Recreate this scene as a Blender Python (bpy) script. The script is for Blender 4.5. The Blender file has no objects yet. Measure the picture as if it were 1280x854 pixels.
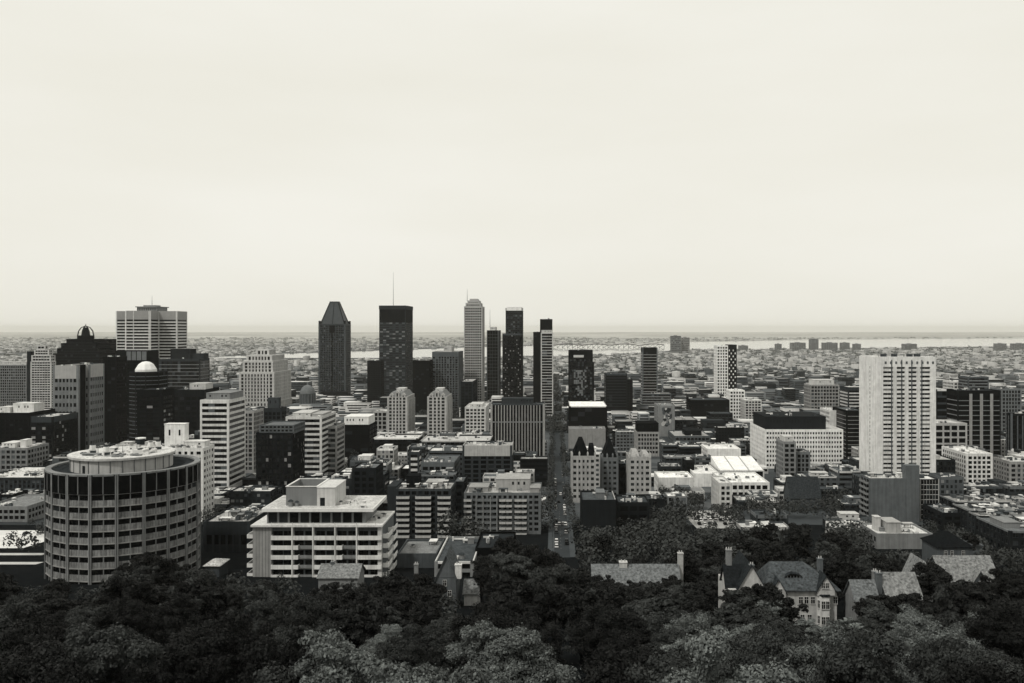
import bpy, math, random
import numpy as np
from mathutils import Vector

R = random.Random(11)
NP = np.random.default_rng(5)
S = bpy.context.scene
COL = S.collection
rad = math.radians

# ------------------------------------------------------------------ camera
F, VX, VY, CZ = 1100.0, 692.0, 411.5, 165.0     # focal length and vanishing point in photo pixels, eye height
cam = bpy.data.objects.new('camera', bpy.data.cameras.new('camera'))
COL.objects.link(cam); S.camera = cam
cam.location = (0, 0, CZ); cam.rotation_euler = (rad(90), 0, 0)
cam.data.sensor_width = 36; cam.data.lens = 36 * F / 1280
cam.data.shift_x = (640 - VX) / 1280; cam.data.shift_y = -(427 - VY) / 1280
cam.data.clip_start = 0.5; cam.data.clip_end = 150000

# ------------------------------------------------------------------ sky, sun, exposure
SUN_EL, SUN_AZ = 52, -138          # azimuth from +Y, clockwise positive: left and a little behind the viewer
W = bpy.data.worlds.new('World'); S.world = W; W.use_nodes = True
nt = W.node_tree; N = nt.nodes; L = nt.links
bg = N['Background']; bg.inputs['Strength'].default_value = 0.1
sky = N.new('ShaderNodeTexSky'); sky.sky_type = 'NISHITA'; sky.sun_disc = False
sky.sun_elevation = rad(SUN_EL); sky.sun_rotation = rad(SUN_AZ); sky.dust_density = 4.0
bw = N.new('ShaderNodeRGBToBW'); L.new(sky.outputs[0], bw.inputs[0])
tintn = N.new('ShaderNodeVectorMath'); tintn.operation = 'SCALE'; tintn.inputs[0].default_value = (1.0, 0.98, 0.90)
L.new(bw.outputs[0], tintn.inputs['Scale'])
tc = N.new('ShaderNodeTexCoord'); mp = N.new('ShaderNodeMapping'); mp.inputs['Scale'].default_value = (1.2, 1.2, 5.0)
L.new(tc.outputs['Generated'], mp.inputs[0])
ns = N.new('ShaderNodeTexNoise'); ns.inputs['Scale'].default_value = 1.6; ns.inputs['Detail'].default_value = 7
L.new(mp.outputs[0], ns.inputs['Vector'])
cr = N.new('ShaderNodeValToRGB')
cr.color_ramp.elements[0].position = 0.3; cr.color_ramp.elements[0].color = (8.8, 8.62, 7.7, 1)
cr.color_ramp.elements[1].position = 0.7; cr.color_ramp.elements[1].color = (9.4, 9.26, 8.5, 1)
L.new(ns.outputs['Fac'], cr.inputs[0])
mx = N.new('ShaderNodeMix'); mx.data_type = 'RGBA'; mx.inputs[0].default_value = 0.93   # an even overcast over the clear sky
L.new(tintn.outputs[0], mx.inputs[6]); L.new(cr.outputs[0], mx.inputs[7])
L.new(mx.outputs[2], bg.inputs['Color'])

sun = bpy.data.lights.new('sun', 'SUN'); sun.energy = 2.2; sun.angle = rad(5); sun.color = (1, .97, .9)
so = bpy.data.objects.new('sun', sun); COL.objects.link(so)
e, a = rad(SUN_EL), rad(SUN_AZ)
so.rotation_euler = Vector((-math.cos(e) * math.sin(a), -math.cos(e) * math.cos(a), -math.sin(e))).to_track_quat('-Z', 'Y').to_euler()
V = S.view_settings; S.display_settings.display_device = 'sRGB'
V.view_transform = 'Standard'; V.look = 'None'; V.exposure = 0.0; V.gamma = 1.0; V.use_curve_mapping = False
S.render.engine = 'CYCLES'
C = S.cycles; C.use_denoising = True; C.max_bounces = 4; C.diffuse_bounces = 2; C.glossy_bounces = 2; C.transmission_bounces = 1
C.volume_bounces = 0; C.transparent_max_bounces = 4; C.use_adaptive_sampling = False; C.sample_clamp_indirect = 4
C.caustics_reflective = False; C.caustics_refractive = False
try: C.denoising_prefilter = 'ACCURATE'
except Exception: pass

# ------------------------------------------------------------------ materials
def tint(v):
    k = min(1, max(0, (v - .02) / .22))
    c, w = (.86, 1.0, 1.10), (1.0, 1.0, .985)
    return tuple(v * (c[i] * (1 - k) + w[i] * k) for i in range(3))

_mats = {}
def M(v, rough=.85, var=.24, spec=.25, scale=.25, streak=True, name='painted_surface'):
    """dull procedural surface of base value v: mottled and streaked by weather"""
    k_ = min(1, max(0, (v - .12) / .5)); v = v * (.48 + .52 * k_ * k_ * (3 - 2 * k_))      # dull city stone, brick and concrete; whites stay white
    key = (round(v, 3), rough, var, spec, scale, streak, name)
    if key in _mats: return _mats[key]
    m = bpy.data.materials.new(name); m.use_nodes = True
    n, l = m.node_tree.nodes, m.node_tree.links; b = n['Principled BSDF']
    b.inputs['Roughness'].default_value = rough; b.inputs['Specular IOR Level'].default_value = spec * min(1, v / .25)
    t = n.new('ShaderNodeTexCoord'); g = n.new('ShaderNodeNewGeometry')
    a1 = n.new('ShaderNodeTexNoise'); a1.inputs['Scale'].default_value = scale; a1.inputs['Detail'].default_value = 6; a1.inputs['Roughness'].default_value = .65
    l.new(t.outputs['Object'], a1.inputs['Vector'])
    mpn = n.new('ShaderNodeMapping'); mpn.inputs['Scale'].default_value = (1.3, 1.3, .06) if streak else (1.7, 1.7, 1.7)
    l.new(t.outputs['Object'], mpn.inputs[0])
    a2 = n.new('ShaderNodeTexNoise'); a2.inputs['Scale'].default_value = .9; a2.inputs['Detail'].default_value = 3
    l.new(mpn.outputs[0], a2.inputs['Vector'])
    add = n.new('ShaderNodeMath'); add.operation = 'ADD'; l.new(a1.outputs['Fac'], add.inputs[0]); l.new(a2.outputs['Fac'], add.inputs[1])
    ad2 = n.new('ShaderNodeMath'); ad2.operation = 'MULTIPLY_ADD'; ad2.inputs[1].default_value = .25
    l.new(g.outputs['Random Per Island'], ad2.inputs[0]); l.new(add.outputs[0], ad2.inputs[2])
    r = n.new('ShaderNodeMapRange'); r.inputs[1].default_value = .75; r.inputs[2].default_value = 1.55
    r.inputs[3].default_value = 1 - var * 1.5; r.inputs[4].default_value = 1 + var; l.new(ad2.outputs[0], r.inputs[0])
    sc = n.new('ShaderNodeVectorMath'); sc.operation = 'SCALE'; sc.inputs[0].default_value = tint(v)
    l.new(r.outputs[0], sc.inputs['Scale']); l.new(sc.outputs[0], b.inputs['Base Color'])
    _mats[key] = m; return m

def glass(kind):
    """window glass: mostly dark rooms, some blinds drawn"""
    key = ('glass', kind)
    if key in _mats: return _mats[key]
    stops = {0: [(0, .003), (.8, .005), (.93, .02)], 1: [(0, .005), (.62, .012), (.8, .035), (.93, .09)],
             2: [(0, .012), (.45, .03), (.7, .08), (.88, .2)], 3: [(0, .004), (.55, .01), (.78, .3), (.9, .02)],
             4: [(0, .008), (.4, .1), (.55, .3), (.75, .02)]}[kind]
    m = bpy.data.materials.new('window_glass'); m.use_nodes = True
    n, l = m.node_tree.nodes, m.node_tree.links; b = n['Principled BSDF']
    b.inputs['Roughness'].default_value = .15; b.inputs['Specular IOR Level'].default_value = .05 if kind == 0 else .25
    g = n.new('ShaderNodeNewGeometry'); o = n.new('ShaderNodeObjectInfo')
    ad = n.new('ShaderNodeMath'); ad.operation = 'ADD'; l.new(g.outputs['Random Per Island'], ad.inputs[0]); l.new(o.outputs['Random'], ad.inputs[1])
    fr = n.new('ShaderNodeMath'); fr.operation = 'FRACT'; l.new(ad.outputs[0], fr.inputs[0])
    c = n.new('ShaderNodeValToRGB'); c.color_ramp.interpolation = 'CONSTANT'
    while len(c.color_ramp.elements) < len(stops): c.color_ramp.elements.new(.5)
    for el, (p, v) in zip(c.color_ramp.elements, stops): el.position = p; el.color = tint(v) + (1,)
    l.new(fr.outputs[0], c.inputs[0]); l.new(c.outputs[0], b.inputs['Base Color'])
    _mats[key] = m; return m

def leafmat(lo, hi, name='leaves'):
    key = ('leaf', lo, hi)
    if key in _mats: return _mats[key]
    m = bpy.data.materials.new(name); m.use_nodes = True
    n, l = m.node_tree.nodes, m.node_tree.links; b = n['Principled BSDF']
    b.inputs['Roughness'].default_value = .6; b.inputs['Specular IOR Level'].default_value = .12
    g = n.new('ShaderNodeNewGeometry'); o = n.new('ShaderNodeObjectInfo'); t = n.new('ShaderNodeTexCoord')
    a1 = n.new('ShaderNodeTexNoise'); a1.inputs['Scale'].default_value = .45; a1.inputs['Detail'].default_value = 2; l.new(t.outputs['Object'], a1.inputs['Vector'])
    x = n.new('ShaderNodeMath'); x.operation = 'MULTIPLY_ADD'; x.inputs[1].default_value = .5
    l.new(g.outputs['Random Per Island'], x.inputs[0]); l.new(a1.outputs['Fac'], x.inputs[2])
    y = n.new('ShaderNodeMath'); y.operation = 'MULTIPLY_ADD'; y.inputs[1].default_value = .35
    l.new(o.outputs['Random'], y.inputs[0]); l.new(x.outputs[0], y.inputs[2])
    r = n.new('ShaderNodeMapRange'); r.inputs[1].default_value = .45; r.inputs[2].default_value = 1.25
    r.inputs[3].default_value = lo; r.inputs[4].default_value = hi; l.new(y.outputs[0], r.inputs[0])
    sc = n.new('ShaderNodeVectorMath'); sc.operation = 'SCALE'; sc.inputs[0].default_value = (.92, 1.0, .98)
    l.new(r.outputs[0], sc.inputs['Scale']); l.new(sc.outputs[0], b.inputs['Base Color'])
    _mats[key] = m; return m

# ------------------------------------------------------------------ terrain and pixel helpers
GP = [(-1500, 240), (-300, 195), (-20, 164), (0, 163), (8, 160), (30, 140), (60, 125), (120, 110), (200, 93), (300, 75), (400, 65), (600, 52), (900, 40),
      (1500, 27), (2500, 15), (5000, 7), (46000, 7)]
def gz(d):
    for (a0, z0), (a1, z1) in zip(GP, GP[1:]):
        if d <= a1: return z0 + (z1 - z0) * (d - a0) / (a1 - a0)
    return 7.0
def X(px, d): return (px - VX) / F * d
def Z(py, d): return CZ - (py - VY) / F * d
def PX(x, d): return VX + x / d * F
def PY(z, d): return VY + (CZ - z) / d * F

# ------------------------------------------------------------------ mesh helpers
class MB:
    def __init__(s): s.v, s.f, s.m = [], [], []
    def add(s, vs, fs, m=0):
        o = len(s.v); s.v += vs; s.f += [tuple(i + o for i in f) for f in fs]; s.m += [m] * len(fs); return s
    def hexa(s, p, m=0):
        return s.add(p, [(0, 3, 2, 1), (4, 5, 6, 7), (0, 1, 5, 4), (1, 2, 6, 5), (2, 3, 7, 6), (3, 0, 4, 7)], m)
    def box(s, x0, x1, y0, y1, z0, z1, m=0):
        return s.hexa([(x0, y0, z0), (x1, y0, z0), (x1, y1, z0), (x0, y1, z0), (x0, y0, z1), (x1, y0, z1), (x1, y1, z1), (x0, y1, z1)], m)
    def prism(s, poly, z0, z1, m=0, top=None):
        n = len(poly); tp = top or poly
        return s.add([(x, y, z0) for x, y in poly] + [(x, y, z1) for x, y in tp],
                     [tuple(range(n - 1, -1, -1)), tuple(range(n, 2 * n))] + [(i, (i + 1) % n, n + (i + 1) % n, n + i) for i in range(n)], m)
    def cyl(s, x, y, r0, z0, r1, z1, n=12, m=0):
        c = [(math.cos(2 * math.pi * i / n), math.sin(2 * math.pi * i / n)) for i in range(n)]
        return s.prism([(x + r0 * a, y + r0 * b) for a, b in c], z0, z1, m, [(x + r1 * a, y + r1 * b) for a, b in c])
    def tube(s, p, q, r, n=5, m=0, r2=None):
        p, q = Vector(p), Vector(q); d = (q - p).normalized(); r2 = r if r2 is None else r2
        u = d.cross(Vector((0, 0, 1)) if abs(d.z) < .9 else Vector((1, 0, 0))).normalized(); w = d.cross(u)
        ring = lambda c, rr: [tuple(c + (u * math.cos(2 * math.pi * i / n) + w * math.sin(2 * math.pi * i / n)) * rr) for i in range(n)]
        return s.add(ring(p, r) + ring(q, r2), [tuple(range(n)), tuple(range(2 * n - 1, n - 1, -1))] + [(i, n + i, n + (i + 1) % n, (i + 1) % n) for i in range(n)], m)
    def dome(s, x, y, r, z, h, n=16, k=5, m=0):
        rings = [(r * math.cos(i / k * math.pi / 2), z + h * math.sin(i / k * math.pi / 2)) for i in range(k)]
        for (r0, z0), (r1, z1) in zip(rings, rings[1:] + [(.05 * r, z + h)]): s.cyl(x, y, r0, z0, r1, z1, n, m)
        return s
    def mesh(s, name, mats):
        me = bpy.data.meshes.new(name); me.from_pydata(s.v, [], s.f)
        for m in mats: me.materials.append(m)
        if len(mats) > 1: me.polygons.foreach_set('material_index', s.m)
        me.update(); return me
    def build(s, name, mats, parent=None, loc=(0, 0, 0)):
        return link(name, s.mesh(name, mats if isinstance(mats, (list, tuple)) else [mats]), parent, loc)
def link(name, me, parent=None, loc=(0, 0, 0), rz=0, sc=None):
    o = bpy.data.objects.new(name, me); o.location = loc; o.parent = parent
    if rz: o.rotation_euler = (0, 0, rz)
    if sc: o.scale = sc
    COL.objects.link(o); return o
USED = {}
def tag(o, label, cat, group=None, kind=None):
    if label: o['label'] = label
    if cat: o['category'] = cat
    if group: o['group'] = group
    if kind: o['kind'] = kind
    return o
def thing(name, label, cat, loc, group=None, rz=0): return tag(link(name, None, None, loc, rz), label, cat, group)
def nparray_mesh(name, verts, quads, mats, idx=None):
    me = bpy.data.meshes.new(name); nv, nf = len(verts), len(quads)
    me.vertices.add(nv); me.vertices.foreach_set('co', np.asarray(verts, np.float32).ravel())
    me.loops.add(nf * 4); me.loops.foreach_set('vertex_index', np.asarray(quads, np.int32).ravel())
    me.polygons.add(nf); me.polygons.foreach_set('loop_start', np.arange(0, nf * 4, 4, dtype=np.int32))
    for m in mats: me.materials.append(m)
    if idx is not None: me.polygons.foreach_set('material_index', np.asarray(idx, np.int32))
    me.update(calc_edges=True); me.validate(); return me

# ------------------------------------------------------------------ ground, water, haze
def ground_material():
    m = bpy.data.materials.new('city_ground'); m.use_nodes = True
    n, l = m.node_tree.nodes, m.node_tree.links; b = n['Principled BSDF']; b.inputs['Roughness'].default_value = .95; b.inputs['Specular IOR Level'].default_value = .1
    t = n.new('ShaderNodeTexCoord'); mpn = n.new('ShaderNodeMapping'); mpn.inputs['Scale'].default_value = (.0006, .0012, .001)
    l.new(t.outputs['Object'], mpn.inputs[0])
    a = n.new('ShaderNodeTexNoise'); a.inputs['Scale'].default_value = 1.0; a.inputs['Detail'].default_value = 9; a.inputs['Roughness'].default_value = .72
    l.new(mpn.outputs[0], a.inputs['Vector'])
    v = n.new('ShaderNodeTexVoronoi'); v.inputs['Scale'].default_value = .03; l.new(t.outputs['Object'], v.inputs['Vector'])
    mxx = n.new('ShaderNodeMath'); mxx.operation = 'MULTIPLY_ADD'; mxx.inputs[1].default_value = .12
    sp = n.new('ShaderNodeSeparateColor'); l.new(v.outputs['Color'], sp.inputs[0]); l.new(sp.outputs[0], mxx.inputs[0]); l.new(a.outputs['Fac'], mxx.inputs[2])
    c = n.new('ShaderNodeValToRGB'); el = c.color_ramp.elements
    el[0].position = .42; el[0].color = tint(.022) + (1,); el[1].position = .8; el[1].color = tint(.2) + (1,)
    x = el.new(.58); x.color = tint(.06) + (1,)
    l.new(mxx.outputs[0], c.inputs[0]); l.new(c.outputs[0], b.inputs['Base Color']); return m
def strip(name, x0f, x1f, d0, d1, lift, mat, kind='structure', step=40):
    """a sheet that follows the slope; x0f/x1f give its edges at distance d"""
    ds = sorted({d0, d1} | {p for p, _ in GP if d0 < p < d1} | set(np.arange(d0, d1, step).tolist()))
    v = []; [v.extend([(x0f(d), d, gz(d) + lift), (x1f(d), d, gz(d) + lift)]) for d in ds]
    f = [(2 * i, 2 * i + 1, 2 * i + 3, 2 * i + 2) for i in range(len(ds) - 1)]
    mb = MB().add(v, f); o = mb.build(name, mat); o['kind'] = kind; return o
GMAT = ground_material()
xs = [-48000, -12000, -3000, -1200, -400, 0, 400, 1200, 3000, 12000, 48000]
v = [(x, d, z) for d, z in GP for x in xs]; nx = len(xs)
g = MB().add(v, [(j * nx + i, j * nx + i + 1, (j + 1) * nx + i + 1, (j + 1) * nx + i) for j in range(len(GP) - 1) for i in range(nx - 1)]).build('ground', GMAT); g['kind'] = 'structure'

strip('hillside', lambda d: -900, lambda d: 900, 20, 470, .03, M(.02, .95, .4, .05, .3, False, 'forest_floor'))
def haze_field_mat():
    m = bpy.data.materials.new('haze_pale_farmland'); m.use_nodes = True
    n, l = m.node_tree.nodes, m.node_tree.links; b = n['Principled BSDF']; b.inputs['Roughness'].default_value = 1; b.inputs['Specular IOR Level'].default_value = .05
    t = n.new('ShaderNodeTexCoord'); p = n.new('ShaderNodeMapping'); p.inputs['Scale'].default_value = (.0004, .0003, 1); l.new(t.outputs['Object'], p.inputs[0])
    a = n.new('ShaderNodeTexNoise'); a.inputs['Scale'].default_value = 1; a.inputs['Detail'].default_value = 8; a.inputs['Roughness'].default_value = .7; l.new(p.outputs[0], a.inputs['Vector'])
    c = n.new('ShaderNodeValToRGB'); c.color_ramp.elements[0].position = .38; c.color_ramp.elements[0].color = (.2, .2, .19, 1); c.color_ramp.elements[1].position = .62; c.color_ramp.elements[1].color = (.42, .42, .4, 1)
    l.new(a.outputs['Fac'], c.inputs[0]); l.new(c.outputs[0], b.inputs['Base Color']); return m
MB().add([(-48000, 9000, 7.3), (48000, 9000, 7.3), (48000, 46000, 7.3), (-48000, 46000, 7.3)], [(0, 1, 2, 3)]).build('haze_pale_farmland', haze_field_mat())['kind'] = 'structure'  # far plain, its ground colour paled to carry distant haze
def water_mat():
    m = bpy.data.materials.new('river_water'); m.use_nodes = True
    b = m.node_tree.nodes['Principled BSDF']; b.inputs['Base Color'].default_value = (.2, .2, .19, 1); b.inputs['Roughness'].default_value = .06
    b.inputs['IOR'].default_value = 1.33
    n, l = m.node_tree.nodes, m.node_tree.links
    t = n.new('ShaderNodeTexCoord'); w = n.new('ShaderNodeTexNoise'); w.inputs['Scale'].default_value = .02; l.new(t.outputs['Object'], w.inputs['Vector'])
    bp = n.new('ShaderNodeBump'); bp.inputs['Strength'].default_value = .02; bp.inputs['Distance'].default_value = 1; l.new(w.outputs['Fac'], bp.inputs['Height']); l.new(bp.outputs[0], b.inputs['Normal'])
    return m
WM = water_mat()
def far(px, py, z=7.0): d = (CZ - z) * F / (py - VY); return (X(px, d), d, z + .6)
def water(name, pts):
    mb = MB().add([far(*p) for p in pts], [tuple(range(len(pts)))]); o = mb.build(name, WM); o['kind'] = 'structure'
water('river', [(250, 451), (330, 450.5), (400, 450), (480, 449.5), (560, 448), (640, 446.5), (700, 445), (760, 444), (800, 441), (860, 437), (960, 436.5), (1100, 435), (1300, 432.5), (1500, 431.5),
      (1500, 422.3), (1300, 423.2), (1100, 424.4), (960, 426), (860, 428), (800, 430.5), (690, 431.5), (600, 434), (520, 437), (440, 439.5), (380, 441.5), (320, 444), (250, 447)])

hb = MB().box(-52000, 52000, -1700, 47500, 4.5, 285).build('haze', [])
hm = bpy.data.materials.new('haze_air'); hm.use_nodes = True; n = hm.node_tree.nodes; n.remove(n['Principled BSDF'])
pv = n.new('ShaderNodeVolumePrincipled'); pv.inputs['Color'].default_value = (.98, .97, .9, 1); pv.inputs['Density'].default_value = 2.2e-5; pv.inputs['Anisotropy'].default_value = 0.0
hm.node_tree.links.new(pv.outputs[0], n['Material Output'].inputs['Volume']); hb.data.materials.append(hm); hb['kind'] = 'stuff'

# ------------------------------------------------------------------ buildings: generic shell
HERO = []      # px0, px1, top, lowest visible row, distance, X0, X1, D0, D1
def shell(mb, poly, z0, z1, fl=3.7, sf=.4, bay=4.0, pf=.25, t=.5, cw=.6, top=2.0, bot=3.0, roof_drop=.9, skip_back=True, edges=None, pm=0, sm=0, wm=0, tm=0):
    """walls of one storeyed volume on a polygon (counter-clockwise): core, corner posts, piers, spandrels. Returns the openings."""
    openings = []
    mb.prism(poly, z0, z1 - roof_drop, wm)
    n = len(poly); nf = max(1, round((z1 - top - z0 - bot) / fl)); rf = (z1 - top - z0 - bot) / nf
    for i in range(n):
        p, q = Vector(poly[i]), Vector(poly[(i + 1) % n]); Ln = (q - p).length
        if Ln < .3: continue
        u = (q - p) / Ln; nn = Vector((u.y, -u.x)); nxt = (Vector(poly[(i + 2) % n]) - q).normalized()
        ext = t if (u.x * nxt.y - u.y * nxt.x) > .9 else 0
        if skip_back and nn.y > .7: 
            bx = lambda u0, u1, a, b, o1, m: mb.hexa([tuple(p + u * uu + nn * oo) + (z,) for z in (a, b) for uu, oo in ((u0, o1), (u1, o1), (u1, 0), (u0, 0))], m)
            bx(0, Ln + ext, z0, z1, t, wm); continue
        def bx(u0, u1, a, b, o1, m):
            c = [p + u * u0 + nn * o1, p + u * u1 + nn * o1, p + u * u1, p + u * u0]
            mb.hexa([(k.x, k.y, a) for k in c] + [(k.x, k.y, b) for k in c], m)
        blank = edges is not None and i not in edges
        if blank: bx(0, Ln + ext, z0, z1, t, wm); continue
        c = min(cw, Ln * .3)
        bx(0, c, z0, z1, t, pm); bx(Ln - c, Ln + ext, z0, z1, t, pm)
        bx(c, Ln - c, z1 - top, z1, t - .04, tm); 
        if bot > 0: bx(c, Ln - c, z0, z0 + bot, t - .06, sm)
        nb = max(1, round((Ln - 2 * c) / bay)); w = (Ln - 2 * c) / nb; pw = pf * w
        if sf > 0:
            for k in range(nf): bx(c, Ln - c, z0 + bot + k * rf, z0 + bot + k * rf + sf * rf, t - .1, sm)
        if pf > 0:
            for k in range(1, nb): bx(c + k * w - pw / 2, c + k * w + pw / 2, z0 + bot, z1 - top, t - .02, pm)
        for k in range(nf):
            for j in range(nb):
                u0 = c + j * w + (pw / 2 if j else 0); u1 = c + (j + 1) * w - (pw / 2 if j < nb - 1 else 0)
                openings.append((i, k, j, p, u, nn, u0, u1, z0 + bot + k * rf + sf * rf, z0 + bot + (k + 1) * rf, nb, nf))
    return openings

def pane_quad(mb, o, off=.07, m=0):
    _, _, _, p, u, nn, u0, u1, a, b, _, _ = o
    c0, c1 = p + u * u0 + nn * off, p + u * u1 + nn * off
    mb.add([(c0.x, c0.y, a), (c1.x, c1.y, a), (c1.x, c1.y, b), (c0.x, c0.y, b)], [(0, 1, 2, 3)], m)

FRAME = {}
def add_windows(root, ops, mode, gl, fv=.1):
    """each: every opening a window of its own (at most 100, the rest one part); band: one ribbon per storey; strip: one glazed strip per bay"""
    if not ops: return
    if mode == 'each':
        pri = sorted(ops, key=lambda o: (0 if o[5].y < -.6 else 1, -o[1], o[2]))
        sel, rest = pri[:100], pri[100:]; cache = {}
        for o in sel:
            _, _, _, p, u, nn, u0, u1, a, b, _, _ = o
            w, h = round(u1 - u0, 2), round(b - a, 2)
            if (w, h) not in cache:
                mb = MB().add([(-w / 2, 0, 0), (w / 2, 0, 0), (w / 2, 0, h), (-w / 2, 0, h)], [(0, 1, 2, 3)], 0)
                f = .07
                for q in ((-w / 2, -w / 2 + f, 0, h), (w / 2 - f, w / 2, 0, h), (-f / 2, f / 2, f, h - f)): mb.box(q[0], q[1], -.06, .02, q[2], q[3], 1)
                for q in ((-w / 2 + f, w / 2 - f, 0, f), (-w / 2 + f, w / 2 - f, h - f, h)): mb.box(q[0], q[1], -.05, .02, q[2], q[3], 1)
                cache[(w, h)] = mb.mesh('window', [glass(gl), M(fv, name='window_frame_paint')])
            c = p + u * (u0 + u1) / 2 + nn * .08
            link('window', cache[(w, h)], root, (c.x, c.y, a), math.atan2(u.y, u.x))
        if rest:
            mb = MB(); [pane_quad(mb, o) for o in rest]
            mb.build('window', glass(gl), root)['kind'] = 'stuff'
    else:
        key = (lambda o: o[1]) if mode == 'band' else (lambda o: (o[0], o[2]))
        grp = {}
        for o in ops: grp.setdefault(key(o), []).append(o)
        for n_, (k, os_) in enumerate(sorted(grp.items())):
            if n_ >= 100: break
            mb = MB(); [pane_quad(mb, o) for o in os_]
            mb.build('window_band' if mode == 'band' else 'window_strip', glass(gl), root)

UNIT = {}
def roof_unit(root, x, y, z, w, d, h, kind, v):
    k = (kind, round(v, 1))
    if k not in UNIT:
        mb = MB()
        if kind == 0: mb.box(-.5, .5, -.5, .5, 0, .8).cyl(-.2, 0, .2, .8, .2, 1, 10, 1).cyl(.25, .1, .16, .8, .16, .95, 10, 1)
        elif kind == 1: mb.box(-.5, .5, -.5, .5, 0, .9).box(-.56, .56, -.56, .56, .9, 1).box(-.3, .3, -.52, -.5, .0, .6, 1)
        elif kind == 2: mb.cyl(0, 0, .4, 0, .4, .75, 10).cyl(0, 0, .55, .75, .2, 1, 10, 1)
        elif kind == 4: mb.box(-1.6, 1.2, -.14, .14, .3, .65).box(.9, 1.2, .14, 1.2, .3, .65).box(-1.5, -1.4, -.1, .1, 0, .3, 1).box(.2, .3, -.1, .1, 0, .3, 1).box(-1.9, -1.6, -.3, .3, 0, 1)
        elif kind == 5:
            for sx in (-1, 1):
                for sy in (-1, 1): mb.box(sx * .8 - .04, sx * .8 + .04, sy * .6 - .04, sy * .6 + .04, 0, 1, 1)
            mb.box(-.9, .9, -.7, .7, 1, 1.12).box(-.5, .3, -.4, .4, .3, .95)
        else: mb.box(-.5, .1, -.15, .15, .25, .7).box(.1, .5, -.3, .3, 0, 1).box(-.45, -.35, -.1, .1, 0, .25, 1)
        UNIT[k] = mb.mesh('rooftop_unit', [M(v, name='sheet_metal'), M(.08, name='dark_metal')])
    link('rooftop_unit', UNIT[k], root, (x, y, z), R.choice((0, 0, math.pi / 2)), (w, d, h))
def scatter_units(root, x0, x1, y0, y1, z, n, big=1.0):
    for _ in range(n):
        w = R.uniform(1.2, 3.2) * big; d = R.uniform(1.2, 3) * big; h = R.uniform(.9, 2.4) * big
        if x1 - x0 < 2 * w or y1 - y0 < 2 * d: continue
        roof_unit(root, R.uniform(x0 + w, x1 - w), R.uniform(y0 + d, y1 - d), z, w, d, h, R.choice((0, 1, 1, 2, 3, 4, 5)), R.choice((.7, .7, .5, .3, .15)))

def penthouse(root, x0, x1, y0, y1, z, h, v):
    m = MB().box(x0, x1, y0, y1, z, z + h - .3).box(x0 - .2, x1 + .2, y0 - .2, y1 + .2, z + h - .3, z + h, 0)
    if h > 2.5 and x1 - x0 > 5:
        n_ = int((x1 - x0) / 2.5)
        for i in range(1, n_): 
            if R.random() < .6: m.box(x0 + (x1 - x0) * i / n_ - .5, x0 + (x1 - x0) * i / n_ + .5, y0 - .06, y0, z + .5 * h, z + .75 * h, 1)
    return m.build('penthouse', [M(v), M(.02, name='louvre_dark')], root)
def rect(w, d): return [(-w / 2, -d / 2), (w / 2, -d / 2), (w / 2, d / 2), (-w / 2, d / 2)]
def antenna(root, x, y, z, h, r=.5, v=.3):
    m = MB().cyl(x, y, r, z, r * .35, z + h, 6)
    for k in (.2, .35, .5): m.box(x - r * 2, x + r * 2, y - .1, y + .1, z + h * k, z + h * k + .2)
    return m.build('antenna', M(v, name='mast_steel'), root)
def roof_sheet(root, poly, z, v):
    return MB().prism(poly, z, z + .06).build('roof', M(v, .95, .45, .1, .3, False, 'roofing'), root)

def register(x0, x1, yt, yvis, d, dep, Xa, Xb):
    HERO.append((x0, x1, yt, yvis, d, Xa, Xb, d, d + dep))

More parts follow.
